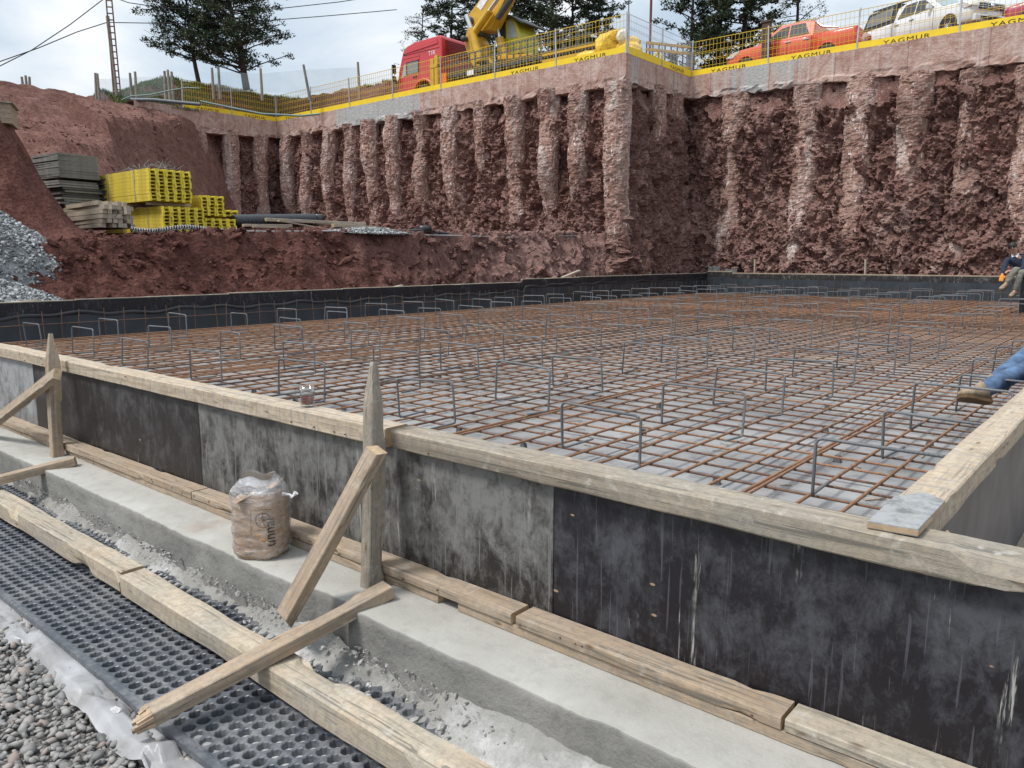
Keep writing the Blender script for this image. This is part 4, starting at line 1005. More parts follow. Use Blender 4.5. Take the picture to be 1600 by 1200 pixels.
# offcut board over the corner and the wedge
mb = MB(); poly = [(-.062, -.15), (-.075, .10), (-.02, .20), (.045, .15), (.055, -.13)]
mb.prism([(a, b) for a, b in poly], 0, .022, 'z', 0)
o = mb.build('board_offcut', [M['ply_light']], None, loc=(-.475, 2.235, -.694), rot=(R(1.5), R(0), R(-3))); bevel(o, .002)
tag(o, 'pointed whitish plywood offcut laid across the front right corner', 'board')
pe = MB(); pe.prism([(a * 1.006, b * 1.006) for a, b in poly], .0035, .018, 'z'); pe.build('ply_edge', M['ply_edge'], o)
mb = MB(); mb.prism([(0, 0), (.12, 0), (.05, .075)], -.03, .03, 'y'); o = mb.build('wood_wedge', M['wood_end'], None, loc=(-.435, 2.26, -.80), rot=(0, 0, R(20))); bevel(o, .003); tag(o, 'small triangular wood wedge behind the offcut at the corner', 'wood wedge')
# tea glass
def tea():
    t = NT('clear_glass'); t.N.remove(t.b); out = [x for x in t.N if x.type == 'OUTPUT_MATERIAL'][0]; tr = t.N.new('ShaderNodeBsdfTransparent'); tr.inputs[0].default_value = (.93, .95, .95, 1); gs = t.N.new('ShaderNodeBsdfGlossy'); gs.inputs['Roughness'].default_value = .05; lw = t.N.new('ShaderNodeLayerWeight'); lw.inputs[0].default_value = .35; mx = t.N.new('ShaderNodeMixShader')
    t.L.new(t.math('ADD', .05, t.math('MULTIPLY', lw.outputs['Facing'], .45)), mx.inputs[0]); t.L.new(tr.outputs[0], mx.inputs[1]); t.L.new(gs.outputs[0], mx.inputs[2]); t.L.new(mx.outputs[0], out.inputs[0]); gl = t.mat
    t = NT('red_tea'); t.set('Base Color', (.16, .012, .010, 1)); t.set('Roughness', .05); t.set('Transmission Weight', 0.0); te = t.mat
    root = empty('tea_mug', (-3.115, 2.165, -.699), R(25)); mb = MB(); H = .098; R_ = .036; n = 10
    mb.lathe([(.0005, 0), (R_ * .86, 0), (R_ * .92, .004), (R_ * .96, H * .5), (R_ * 1.04, H), (R_ * 1.0, H), (R_ * .90, H * .5), (R_ * .84, .012), (.0005, .010)], 24)
    mb.build('glass_body', gl, root)
    mb = MB(); mb.lathe([(.0005, .0115), (R_ * .825, .0125), (R_ * .855, .045), (.0005, .045)], 24); mb.build('tea', te, root)
    mb = MB(); mb.tube([(-.034, -.001, .080), (-.050, -.003, .080), (-.060, -.004, .066), (-.062, -.004, .048), (-.054, -.003, .032), (-.033, -.001, .024)], .0045, 8); mb.build('handle', gl, root)
    tag(root, 'clear glass mug part filled with red tea on the top rail', 'glass mug')
tea()
# bag
def bag():
    root = empty('cement_bag', (-3.10, 1.868, -1.346), R(28))
    n, k = 72, 60; th = np.linspace(0, 2 * math.pi, n, endpoint=False); zz = np.linspace(0, 1, k)
    T, Zt = np.meshgrid(th, zz, indexing='ij'); T = T.ravel(); Zt = Zt.ravel()
    def shape(T, Zt, H, w, d, s, cr, e=3.2):
        c, sn = np.cos(T), np.sin(T); r = 1 / (np.abs(c) ** e + np.abs(sn) ** e) ** (1 / e)
        Q = np.stack([c * 1.5, sn * 1.5, Zt * 2.2], 1)
        prof = 1 - .05 * np.abs(Zt - .5) - .16 * sstep(.07, 0, Zt) - .10 * sstep(.92, 1, Zt)
        fold = cr * .5 * (.012 * fbm(Q * np.array([1.4, 1.4, 5.0]), 4, s) + .014 * np.abs(fbm(Q * np.array([2.5, 2.5, 2.5]), 3, s + 3)) + .007 * facet(Q * np.array([2.2, 2.2, 7]), s + 9, 1) * (1.3 - Zt))
        x = c * r * w * prof + fold * c; y = sn * r * d * prof + fold * sn; z = Zt * H
        x += .012 * np.sin(Zt * 3) ; return np.stack([x, y, z], 1)
    F = grid_faces(n, k).tolist(); last = (n - 1) * k; F += [(last + j, j, j + 1, last + j + 1) for j in range(k - 1)]
    V = shape(T, Zt, .355, .125, .105, 3, .8)
    V[:, 2] += .020 * np.sin(V[:, 0] * 20) * sstep(.8, 1, Zt)
    mb = np_mesh('paper_sack', V, np.array(F), True)
    t = NT('kraft_paper'); q = t.noise(9, 6, .65, t.vec((1, 1, 2)))
    t.set('Base Color', t.mix(t.ramp(q, [(.35, 0.0), (.7, 1.0)]), (.33, .195, .10), (.50, .34, .20))); t.set('Roughness', .7); t.bump(q, .5, .012)
    o = link('paper_sack', mb, t.mat, root)
    # folded paper top
    tp = MB(); random.seed(9)
    for j in range(9):
        a = random.uniform(0, 6.28); rr = random.uniform(.02, .08); c = Vector((rr * math.cos(a), rr * math.sin(a) * .8, .352 + random.uniform(-.012, .022)))
        e1 = Vector((random.uniform(-1, 1), random.uniform(-1, 1), random.uniform(-.3, .5))).normalized() * .065; e2 = Vector((random.uniform(-1, 1), random.uniform(-1, 1), random.uniform(-.2, .3))).normalized() * .05
        tp.add([c - e1 - e2, c + e1 - e2, c + e1 * .8 + e2, c - e1 * .9 + e2], [(0, 1, 2, 3)])
    tp.lathe([(.001, .345), (.09, .34), (.108, .325)], 24); 
    tp.build('sack_top', t.mat, root)
    # clear plastic outer bag, open at the top
    V = shape(T, Zt, .445, .131, .111, 23, 1.15)
    top = sstep(.80, 1, Zt); V[:, 0] *= 1 - .30 * top; V[:, 1] *= 1 - .34 * top; V[:, 2] += .012 * np.sin(np.arctan2(V[:, 1], V[:, 0]) * 3) * top
    t = NT('clear_bag_plastic'); w = t.noise(14, 6, .65, t.vec((1, 1, 2.2)), .7); sx = t.sep(); 
    t.N.remove(t.b); out = [x for x in t.N if x.type == 'OUTPUT_MATERIAL'][0]
    tr = t.N.new('ShaderNodeBsdfTransparent'); gls = t.N.new('ShaderNodeBsdfGlossy'); gls.inputs['Roughness'].default_value = .18; df = t.N.new('ShaderNodeBsdfDiffuse'); df.inputs['Color'].default_value = (.78, .80, .84, 1)
    bp = t.N.new('ShaderNodeBump'); bp.inputs['Strength'].default_value = .8; bp.inputs['Distance'].default_value = .02; t.L.new(w, bp.inputs['Height'])
    for s_ in (gls, df): t.L.new(bp.outputs[0], s_.inputs['Normal'])
    m1 = t.N.new('ShaderNodeMixShader'); m2 = t.N.new('ShaderNodeMixShader')
    up = t.math('MULTIPLY', t.math('SUBTRACT', sx[2], .30), 6.0, True)
    t.L.new(t.math('ADD', t.math('MULTIPLY', t.ramp(w, [(.5, 0.0), (.75, 1.0)]), .35), t.math('ADD', .13, t.math('MULTIPLY', up, .30))), m1.inputs[0]); t.L.new(tr.outputs[0], m1.inputs[1]); t.L.new(df.outputs[0], m1.inputs[2])
    fr = t.N.new('ShaderNodeLayerWeight'); fr.inputs[0].default_value = .35; t.L.new(bp.outputs[0], fr.inputs['Normal'])
    t.L.new(t.math('MULTIPLY', fr.outputs['Facing'], .45), m2.inputs[0]); t.L.new(m1.outputs[0], m2.inputs[1]); t.L.new(gls.outputs[0], m2.inputs[2]); t.L.new(m2.outputs[0], out.inputs[0])
    link('plastic_bag', np_mesh('plastic_bag', V, np.array(F), True), t.mat, root)
    # tied corner
    kb = MB(); kb.tube([(.12, .02, .34), (.155, .03, .335), (.165, .035, .32)], [.012, .006, .010], 8); kb.tube([(.165, .035, .32), (.185, .04, .345)], [.003, .014], 7); kb.build('bag_knot', M['collar'], root)
    # printed mark: circle emblem and lettering running up the front right face
    cu = bpy.data.curves.new('print', 'FONT'); cu.body = 'unnal'; cu.size = .074; cu.extrude = .0006; cu.align_x = 'CENTER'
    to = bpy.data.objects.new('tmp', cu); COL.objects.link(to); dg = bpy.context.evaluated_depsgraph_get(); tm = bpy.data.meshes.new_from_object(to.evaluated_get(dg)); bpy.data.objects.remove(to)
    # face pointing to the camera: local normal direction
    nrm = Vector((.32, -1, 0)).normalized(); side = Vector((1, .32, 0)).normalized()
    for v in tm.vertices:
        u, w2 = v.co.y, v.co.x          # text runs upward
        uu = .085 - u; p = side * uu * .95; a = math.atan2(-1, .32) + uu / .12 * .9
        c, sn = math.cos(a), math.sin(a); r = 1 / (abs(c) ** 3.2 + abs(sn) ** 3.2) ** (1 / 3.2)
        v.co = Vector((c * r * .139, sn * r * .1195, .165 + w2))
    link('lettering', tm, M['print'], root)
    em = MB(); 
    def onbag(uu, z):
        a = math.atan2(-1, .32) + uu / .12 * .9; c, sn = math.cos(a), math.sin(a); r = 1 / (abs(c) ** 3.2 + abs(sn) ** 3.2) ** (1 / 3.2); return Vector((c * r * .1405, sn * r * .121, z))
    em.tube([onbag(.035 + .030 * math.cos(t_), .235 + .040 * math.sin(t_)) for t_ in np.linspace(0.2, 5.6, 22)], .0016, 5)
    em.tube([onbag(.035, .275), onbag(.030, .235), onbag(.045, .20)], .0014, 5); em.tube([onbag(-.015, .29), onbag(-.018, .22), onbag(-.020, .15)], .0012, 5)
    em.tube([onbag(-.012, .291), onbag(.03, .296), onbag(.07, .292)], .0012, 5)
    em.build('emblem', M['print'], root)
    root.scale = (.92, .92, .84)
    tag(root, 'brown paper sack inside a clear plastic bag standing on the concrete ledge', 'bag')
bag()
# ============================================================ TERRACE STORE
def store_z(x, y): return lz(x, y)
# yellow form-beam bundles: beams along x, ends towards +x
def ibeam_mesh(L, seed):
    random.seed(seed); mb = MB(); h, w, t = .20, .08, .027
    mb.b2((-L, -h / 2, -w / 2), (0, -h / 2 + .04, w / 2)); mb.b2((-L, h / 2 - .04, -w / 2), (0, h / 2, w / 2)); mb.b2((-L, -h / 2 + .04, -t / 2), (-.004, h / 2 - .04, t / 2))
    mb.b2((.0005, -h / 2 - .002, -w / 2 - .001), (.02, -h / 2 + .042, w / 2 + .001), 1); mb.b2((.0005, h / 2 - .042, -w / 2 - .001), (.02, h / 2 + .002, w / 2 + .001), 1)
    me = mb.mesh('beam'); me.materials.append(M['formy']); me.materials.append(M['formy_end']); return me
ibm = [ibeam_mesh(3.2, 1), ibeam_mesh(3.15, 2)]
def bundle(x, y0, z0, cols, rows, label, pitch=.083, L=3.2, rz=0, skew=0):
    root = empty('yellow_beam_bundle', (x, y0, z0), rz); tag(root, label, 'beam bundle', 'yellow beam bundles on the terrace')
    for j in range(rows):
        for i in range(cols):
            o = link('beam', ibm[(i + j) % 2], None, root, loc=(random.uniform(-.03, .03) , .10 + i * .206 + random.uniform(-.004, .004) + skew * j, .042 + j * pitch)); o.scale = (L / 3.2, 1, 1)
    st = MB(); W = cols * .206 + .01; H = rows * pitch + .01
    for a in (-.75, -2.2):
        st.b2((a, -.008, -.004), (a + .03, -.004, H)); st.b2((a, -.008, H), (a + .03, W, H + .003))
    st.build('strap', M['post'], root)
    return root
random.seed(31)
zb = .66
bundle(-18.4, 8.98, zb, 5, 7, 'lower wide bundle of yellow form beams beside the squared timbers')
bundle(-18.55, 8.78, zb + .70, 5, 9, 'tallest bundle of yellow form beams with scrap rebar on its top')
bundle(-18.7, 10.12, zb + .42, 3, 6, 'small bundle of yellow form beams right of the tall one', L=2.6)
bundle(-18.5, 10.1, zb + .02, 4, 4, 'low bundle of yellow form beams on the ground at the right', L=2.4)
bundle(-18.9, 10.85, zb + .42, 2, 2, 'two loose layers of yellow beams at the right end of the yellow pile', L=1.6, pitch=.10)
for (x, y, z, L) in ((-18.9, 8.85, zb + .62, 1.1), (-19.9, 8.85, zb + .62, 1.1)):
    o = timber('bearer', (x, y, z + .035), (x, y + L, z + .035), .08, .07, M['wood_pale'], None, 3, seg=.3); tag(o, 'square timber bearer between the two wide yellow bundles, %s one' % ('front' if x > -19 else 'rear'), 'bearer')
# scrap rebar on the tall bundle
root = empty('scrap_rebar', (-19.3, 9.3, zb + 1.46)); tag(root, 'tangle of bent grey scrap rebar on top of the tall yellow bundle', 'scrap rebar')
random.seed(8)
for k in range(34):
    a = random.uniform(0, 3.1); p = Vector((random.uniform(-1.6, .4), random.uniform(-.3, .45), random.uniform(.01, .12))); d = Vector((math.cos(a), math.sin(a) * .6, random.uniform(-.1, .25))); L = random.uniform(.3, 1.0)
    q = [p, p + d * L * .4 + Vector((0, 0, random.uniform(0, .12))), p + d * L * .8, p + d * L + Vector((random.uniform(-.1, .1), random.uniform(-.1, .2), random.uniform(-.05, .2)))]
    mb = MB(); mb.tube(q, .008, 5); mb.build('rod', M['steel'], root)
# squared timbers
tm_ = []
for q in range(3):
    mb = MB(); mb.b2((-1.9 - .15 * q, -.047, -.047), (0, .047, .047), 0); me = mb.mesh('squared_timber'); me.materials.append(M['wood_pale']); tm_.append(me)
root = empty('timber_stack', (-18.3, 7.55, .70)); tag(root, 'stack of pale squared timbers with uneven ends in front of the yellow beams', 'timber stack')
random.seed(12)
for j in range(6):
    for i in range(8):
        if j == 5 and i % 2: continue
        o = link('squared_timber', random.choice(tm_), None, root, loc=(random.choice((0, 0, -.1, .08, -.2)) + random.uniform(-.06, .06) - (.35 if i > 5 else 0), .06 + i * .105 + random.uniform(-.01, .01), .05 + j * .099 + random.uniform(0, .003)), rot=(R(random.uniform(-3, 3)), R(random.uniform(-.6, .6)), R(random.uniform(-2.5, 2.5))))
# plywood sheet stacks
def sheet_stack(x, y, z, nx, ny, n, t, label, mats, rz, jit=.03):
    root = empty('sheet_stack', (x, y, z), rz); tag(root, label, 'sheet stack', 'stacks of weathered sheets on the terrace')
    for i in range(n):
        mb = MB(); mb.b2((-nx, 0, 0), (0, ny, t * .80)); o = mb.build('sheet', random.choice(mats), root, loc=(random.uniform(-jit, jit), random.uniform(-jit, jit), i * t), rot=(0, R(random.uniform(-.2, .2)), R(random.uniform(-.6, .6))))
    return root
random.seed(14)
sheet_stack(-20.9, 7.75, 1.28, 1.5, .95, 11, .058, 'lower stack of dark weathered sheets on the terrace', [M['greyply_d'], M['greyply']], R(6), .07)
sheet_stack(-20.85, 7.70, 1.97, 1.3, .98, 20, .029, 'neat upper stack of light grey sheets beside the red mound', [M['greyply']], R(6), .012)
sheet_stack(-20.9, 8.76, 1.30, 1.3, .8, 18, .04, 'dark stack of sheets half hidden behind the yellow beams', [M['greyply_d']], R(6), .05)
mb = MB(); mb.b2((-1.5, 0, -.62), (0, .95, 0)); 
for (x, y, l) in ((-20.95, 7.85, 'front'), (-20.95, 8.5, 'rear')):
    o = timber('stack_bearer', (x - 1.3, y, 1.2), (x, y, 1.2), .12, .55, M['greyply_d'] , None, 2, seg=.4); tag(o, 'dark timber block under the sheet stacks, %s one' % l, 'bearer')
# corrugated pipes
def cpipe(p0, p1, r, label):
    p0, p1 = Vector(p0), Vector(p1); L = (p1 - p0).length; mb = MB(); prof = []; x = 0
    while x < L - .35:
        prof += [(r * .90, x), (r * .90, x + .035), (r, x + .05), (r, x + .095), (r * .90, x + .11)]; x += .12
    prof += [(r * .93, L - .34), (r * .93, L), (r * .86, L), (r * .86, L - .3)]
    mb.lathe(prof, 20, axis='x'); mb.lathe([(.001, L - .28), (r * .86, L - .28)], 20, axis='x'); mb.lathe([(.001, .02), (r * .9, .0)], 20, axis='x')
    o = mb.build('corrugated_pipe', M['pipe'], None, loc=p0); o.rotation_mode = 'QUATERNION'; o.rotation_quaternion = (p1 - p0).to_track_quat('X', 'Z'); tag(o, label, 'pipe', 'black corrugated pipes on the terrace')
cpipe((-18.75, 11.0, .96), (-18.95, 13.9, 1.12), .18, 'front black corrugated drain pipe beside the loose planks')
cpipe((-19.3, 11.3, 1.0), (-19.6, 13.2, 1.1), .18, 'rear black corrugated drain pipe, partly hidden by the front one')
# loose planks
pk = [((415, 343), (570, 350), -18.6, .10, .09), ((380, 352), (455, 353), -18.3, .12, .07), ((435, 345), (545, 364), -18.0, .10, .035), ((470, 346), (560, 352), -18.9, .22, .12), ((520, 352), (583, 356), -18.4, .14, .10), ((560, 354), (607, 358), -18.5, .16, .08), ((395, 354), (450, 356), -18.0, .08, .05)]
for i, (a, b, X, w, h) in enumerate(pk):
    p, q = atX(*a, X), atX(*b, X); o = timber('loose_plank', p, q, w, h, M['wood_pale'], None, 90 + i, seg=.3, wear=.003)
    tag(o, ['long pale plank lying across the pipe', 'short pale plank at the left of the plank heap', 'thin pale plank slanting down over the crushed stone', 'thick pale plank at the back of the heap', 'squared pale plank at the right of the heap', 'greyish plank end at the far right of the heap', 'thin pale lath below the pipe end'][i], 'plank')
# dark membrane strips, coil, cloth edge along the terrace edge
def edge_tube(name, pxs, X, r, mat, label, cat, flat=.5):
    pts = [atX(*p, x_) for p, x_ in zip(pxs, X)]; mb = MB(); mb.tube(pts, r, 8); o = mb.build(name, mat, None)
    return tag(o, label, cat)
edge_tube('membrane_edge', [(540, 361), (600, 363), (655, 360), (700, 365), (760, 368), (820, 369), (880, 367), (918, 364)], [-17.1] * 8, [.02, .03, .05, .035, .03, .02, .03, .02], M['membrane'], 'long black membrane strip along the terrace edge below the piles', 'membrane strip')
edge_tube('grey_cloth_edge', [(360, 361), (430, 362), (520, 361), (600, 366), (700, 368), (800, 371), (900, 368)], [-17.0] * 7, .022, M['sheet'], 'thin pale strip of cloth along the terrace edge', 'cloth strip')
mb = MB(); mb.lathe([(.02, 0), (.11, 0), (.115, .35), (.02, .35)], 16, axis='x'); o = mb.build('membrane_roll', M['black_sheet'], None, loc=atX(655, 358, -17.2), rot=(0, 0, R(70))); tag(o, 'small black membrane roll on the terrace edge', 'roll')
mb = MB(); pts = []; 
for k in range(420): 
    t_ = k / 420; c = atX(205 + 165 * t_, 358 + 3 * math.sin(t_ * 9), -17.35); a = k * .62; pts.append(c + Vector((.05 * math.cos(a), 0, .05 * math.sin(a))))
mb.tube(pts, .013, 5); o = mb.build('coiled_strap', M['sheet'], None); tag(o, 'coiled black and white strap lying in front of the yellow beams', 'coil')
mb = MB(); pts = [p + Vector((-.04, 0, -.01)) for p in pts]; mb.tube(pts[::6], .03, 5); o = mb.build('hose', M['black_sheet'], None); tag(o, 'black hose lying inside the coiled strap on the terrace', 'hose')
# pale crate at the left edge
root = empty('wooden_crate', (-20.6, 5.2, 2.95), R(-25)); tag(root, 'brown boxed timber formwork panel at the far left on the red mound', 'timber box')
for k in range(4):
    mb = MB(); mb.b2((-.9, -1.4, k * .10), (0, 1.42, k * .10 + .095)); mb.build('board', M['wood_tan'], root)
mb = MB(); mb.b2((-.95, -1.45, .402), (.05, 1.47, .425)); mb.build('cover_board', M['wood_old'], root)
root.location = (-19.45, 4.85, 2.80)

# ============================================================ ON THE FORM EDGES
for i, (a, b, Y_) in enumerate([((1353, 432), (1353, 405), 29.2), ((1179, 430), (1180, 405), 29.2)]):
    p, q = atY(*a, Y_), atY(*b, Y_); p.z = -1.3; o = timber('stake', p, q, .16 if i == 0 else .10, .05, M['wood_pale'], None, 120 + i, seg=.3); tag(o, ['wide pale stake standing behind the back form', 'narrow stake behind the back form near its corner'][i], 'stake')
p, q = atX(878, 434, -14.6), atX(905, 423, -14.9); o = timber('prop', p, q, .10, .05, M['wood_pale'], None, 125, seg=.3); tag(o, 'short pale prop leaning over the far left form', 'prop')
for i, (a, b) in enumerate([((615, 449), (628, 446)), ((345, 461), (390, 458)), ((0, 475), (58, 470))]):
    p, q = atX(*a, -14.5), atX(*b, -14.5); o = timber('batten', p, q, .10, .04, M['wood_pale'], None, 130 + i, seg=.3); tag(o, ['small batten end on the far left form', 'pale batten lying on the far left form under the bank', 'pale batten on the far left form at the left edge'][i], 'batten')

# ============================================================ PEOPLE
def skin_mesh(name, verts, edges, mats, parent=None, sub=2, root_i=0, crease=0):
    me = bpy.data.meshes.new(name); me.from_pydata([v[0] for v in verts], edges, []); o = bpy.data.objects.new(name, me); COL.objects.link(o)
    md = o.modifiers.new('skin', 'SKIN'); md.use_smooth_shade = True
    for i, v in enumerate(verts):
        r = v[1]; sv = me.skin_vertices[0].data[i]; sv.radius = (r, r) if not isinstance(r, tuple) else r; sv.use_root = (i == root_i)
    s = o.modifiers.new('sub', 'SUBSURF'); s.levels = sub; s.render_levels = sub
    dg = bpy.context.evaluated_depsgraph_get(); nm = bpy.data.meshes.new_from_object(o.evaluated_get(dg)); bpy.data.objects.remove(o)
    for p in nm.polygons: p.use_smooth = True
    if crease:
        co = np.empty(len(nm.vertices) * 3); nm.vertices.foreach_get('co', co); co = co.reshape(-1, 3); no = np.array([v.normal[:] for v in nm.vertices])
        q = co * np.array([9, 9, 16.]); co = co + no * (crease * (fbm(q, 3, 5) + .8 * (1 - 2 * np.abs(fbm(q * .8, 2, 9)))))[:, None]; nm.vertices.foreach_set('co', co.ravel()); nm.update()
    nm.materials.clear(); return link(name, nm, mats, parent)
def person(name, label, J, wear, S=1.0):
    """J: joints in world space: pelvis, chest, neck, head, shL, elL, haL, shR, elR, haR, hipL, knL, anL, toL, hipR ... ; built around the pelvis"""
    root = empty(name, J['pelvis']); tag(root, label, 'person'); O = Vector(J['pelvis']); g = {k: Vector(v) - O for k, v in J.items()}
    names = ['pelvis', 'waist', 'chest', 'neck', 'head', 'crown', 'shL', 'elL', 'wrL', 'shR', 'elR', 'wrR', 'hipL', 'knL', 'anL', 'hipR', 'knR', 'anR', 'heL', 'toL', 'heR', 'toR']
    g['waist'] = g['pelvis'].lerp(g['chest'], .45); hd = (g['head'] - g['neck']).normalized(); g['crown'] = g['head'] + hd * .09
    for s in 'LR':
        f = (g['to' + s] - g['an' + s]).normalized(); g['to' + s] = g['an' + s] + f * .14 - Vector((0, 0, .015)); g['he' + s] = g['an' + s] - f.normalized() * .05 + Vector((0, 0, -.05))
    rad = dict(pelvis=(.15, .11), waist=(.13, .10), chest=(.16, .11), neck=.055, head=.098, crown=.075, hipL=.09, hipR=.09, shL=.062, shR=.062, elL=.042, elR=.042, wrL=.028, wrR=.028, knL=.056, knR=.056, anL=.038, anR=.038, heL=.035, heR=.035, toL=.032, toR=.032)
    idx = {n: i for i, n in enumerate(names)}
    E = [('pelvis', 'waist'), ('waist', 'chest'), ('chest', 'neck'), ('neck', 'head'), ('head', 'crown'), ('chest', 'shL'), ('shL', 'elL'), ('elL', 'wrL'), ('chest', 'shR'), ('shR', 'elR'), ('elR', 'wrR'), ('pelvis', 'hipL'), ('hipL', 'knL'), ('knL', 'anL'), ('pelvis', 'hipR'), ('hipR', 'knR'), ('knR', 'anR'), ('anL', 'toL'), ('anR', 'toR'), ('anL', 'heL'), ('anR', 'heR')]
    V = [(tuple(g[n]), rad[n]) for n in names]; ED = [(idx[a], idx[b]) for a, b in E]
    # hands: palm and five fingers
    for s in 'LR':
        w = g['wr' + s]; d = (g['wr' + s] - g['el' + s]).normalized(); side = d.cross(Vector((0, 0, 1))).normalized(); dn = side.cross(d) * (-1)
        b = len(V); V.append((tuple(w + d * .05), .030)); ED.append((idx['wr' + s], b)); V.append((tuple(w + d * .09), .032)); ED.append((b, b + 1))
        for q, (off, L) in enumerate(((-.028, .06), (-.010, .075), (.010, .07), (.027, .055))):
            a = len(V); V.append((tuple(w + d * .10 + side * off), .0095)); V.append((tuple(w + d * (.10 + L * .6) + side * off * 1.1 - Vector((0, 0, .012))), .009)); V.append((tuple(w + d * (.10 + L * .9) + side * off * 1.1 - Vector((0, 0, .035))), .008)); ED += [(b + 1, a), (a, a + 1), (a + 1, a + 2)]
        a = len(V); V.append((tuple(w + d * .055 - side * .04), .012)); V.append((tuple(w + d * .095 - side * .058 - Vector((0, 0, .015))), .010)); ED += [(b, a), (a, a + 1)]
    skin_mesh('body', V, ED, M['skin'], root)
    def cloth(nm, ns, es, grow, mat, over=None):
        over = over or {}; ii = {n: i for i, n in enumerate(ns)}; vv = []
        for n in ns:
            r = over.get(n, rad.get(n, .05)); r = tuple(x + grow for x in r) if isinstance(r, tuple) else r + grow; vv.append((tuple(g[n]), r))
        return skin_mesh(nm, vv, [(ii[a], ii[b]) for a, b in es], mat, root, sub=3, crease=.011)
    g['cuL'] = g['knL'].lerp(g['anL'], .95); g['cuR'] = g['knR'].lerp(g['anR'], .95)
    g['mtL'] = g['hipL'].lerp(g['knL'], .5); g['mtR'] = g['hipR'].lerp(g['knR'], .5)
    cloth('trousers', ['pelvis', 'hipL', 'mtL', 'knL', 'cuL', 'hipR', 'mtR', 'knR', 'cuR'], [('pelvis', 'hipL'), ('hipL', 'mtL'), ('mtL', 'knL'), ('knL', 'cuL'), ('pelvis', 'hipR'), ('hipR', 'mtR'), ('mtR', 'knR'), ('knR', 'cuR')], .016, M[wear['trousers']], {'cuL': .052, 'cuR': .052, 'mtL': .078, 'mtR': .078})
    g['ncl'] = g['chest'].lerp(g['neck'], .8); g['fa'] = g['elL']; g['coL'] = g['elL'].lerp(g['wrL'], .93); g['coR'] = g['elR'].lerp(g['wrR'], .93)
    cloth('sweater', ['pelvis', 'waist', 'chest', 'ncl', 'shL', 'elL', 'coL', 'shR', 'elR', 'coR'], [('pelvis', 'waist'), ('waist', 'chest'), ('chest', 'ncl'), ('chest', 'shL'), ('shL', 'elL'), ('elL', 'coL'), ('chest', 'shR'), ('shR', 'elR'), ('elR', 'coR')], .016, M[wear['top']], {'ncl': .066, 'coL': .034, 'coR': .034})
    if 'stripe' in wear:
        g['s1'] = g['waist'].lerp(g['chest'], .35); g['s2'] = g['waist'].lerp(g['chest'], .75); cloth('sweater_stripe', ['s1', 's2'], [('s1', 's2')], .024, M['stripe'], {'s1': (.145, .105), 's2': (.155, .11)})
    if 'collar' in wear:
        mb = MB(); f = g['face']; n_ = g['neck']; sd = Vector((0, 0, 1)).cross(f).normalized()
        for s in (-1, 1): mb.add([n_ + f * .07 + sd * .005 * s - Vector((0, 0, .05)), n_ + f * .075 + sd * .06 * s - Vector((0, 0, .075)), n_ + sd * .085 * s + Vector((0, 0, .01)), n_ + f * .03 + sd * .055 * s + Vector((0, 0, .02))], [(0, 1, 2, 3)]);
        mb.build('collar', M['collar'], root)
    # head features
    if 'face' in g:
        f = g['face'].normalized(); up = hd; sd = up.cross(f).normalized(); hc = g['head'] + up * .02
        hm = MB(); hm.lathe([(.001, .118), (.06, .105), (.092, .065), (.103, .02), (.100, -.015)], 18); me = hm.mesh('hair'); o = link('hair', me, M['hair'], root); 
        o.location = hc + up * .022 - f * .012; o.rotation_mode = 'QUATERNION'; o.rotation_quaternion = (up - f * .25).to_track_quat('Z', 'Y')
        nb = MB(); nb.tube([hc + f * .088 + up * .02, hc + f * .112 - up * .018, hc + f * .095 - up * .028], [.009, .014, .010], 8); nb.build('nose', M['skin'], root)
        eb = MB()
        for s in (-1, 1):
            eb.tube([hc + f * .090 + sd * .018 * s + up * .016, hc + f * .086 + sd * .044 * s + up * .018], .006, 6); eb.tube([hc + f * .092 + sd * .014 * s + up * .034, hc + f * .084 + sd * .05 * s + up * .036], .0055, 6)
        eb.tube([hc + f * .092 - sd * .026 - up * .048, hc + f * .098 - up * .045, hc + f * .092 + sd * .026 - up * .048], .0055, 6); eb.build('eyes_and_mouth', M['hair'], root)
        er = MB()
        for s in (-1, 1): er.tube([hc + sd * .094 * s + up * .015, hc + sd * .108 * s - up * .0, hc + sd * .094 * s - up * .03], [.012, .018, .010], 8)
        er.build('ears', M['skin'], root)
    for s in 'LR':
        mb = MB(); an = g['an' + s]; f = (Vector(J['to' + s]) - Vector(J['an' + s])).normalized(); upv = (g['kn' + s] - an).normalized(); upv = (upv - f * upv.dot(f)).normalized(); sd = f.cross(upv)
        st = [(-.085, .030, .045, .02), (-.06, .040, .075, .03), (0, .043, .085, .01), (.06, .045, .055, -.015), (.12, .052, .040, -.03), (.175, .046, .032, -.035), (.205, .022, .018, -.04)]
        vs = []; n = 12
        for (a, w, h, c) in st:
            for k in range(n):
                t_ = 2 * math.pi * k / n; vs.append(an + f * a + sd * w * math.cos(t_) + upv * (c + h * math.sin(t_) - .01 if math.sin(t_) > 0 else -.065))
        fs = [(i * n + k, i * n + (k + 1) % n, (i + 1) * n + (k + 1) % n, (i + 1) * n + k) for i in range(len(st) - 1) for k in range(n)] + [tuple(range(n)), tuple(range(6 * n, 7 * n))]
        mb.add(vs, fs, 0, True); b = mb.build('boot', M['boot'], root)
        sb_ = MB(); pr = [(-.09, .034), (-.05, .046), (.03, .046), (.12, .058), (.18, .050), (.215, .02)]; pts = [(a, w) for a, w in pr] + [(a, -w) for a, w in pr[::-1]]; nn = len(pts)
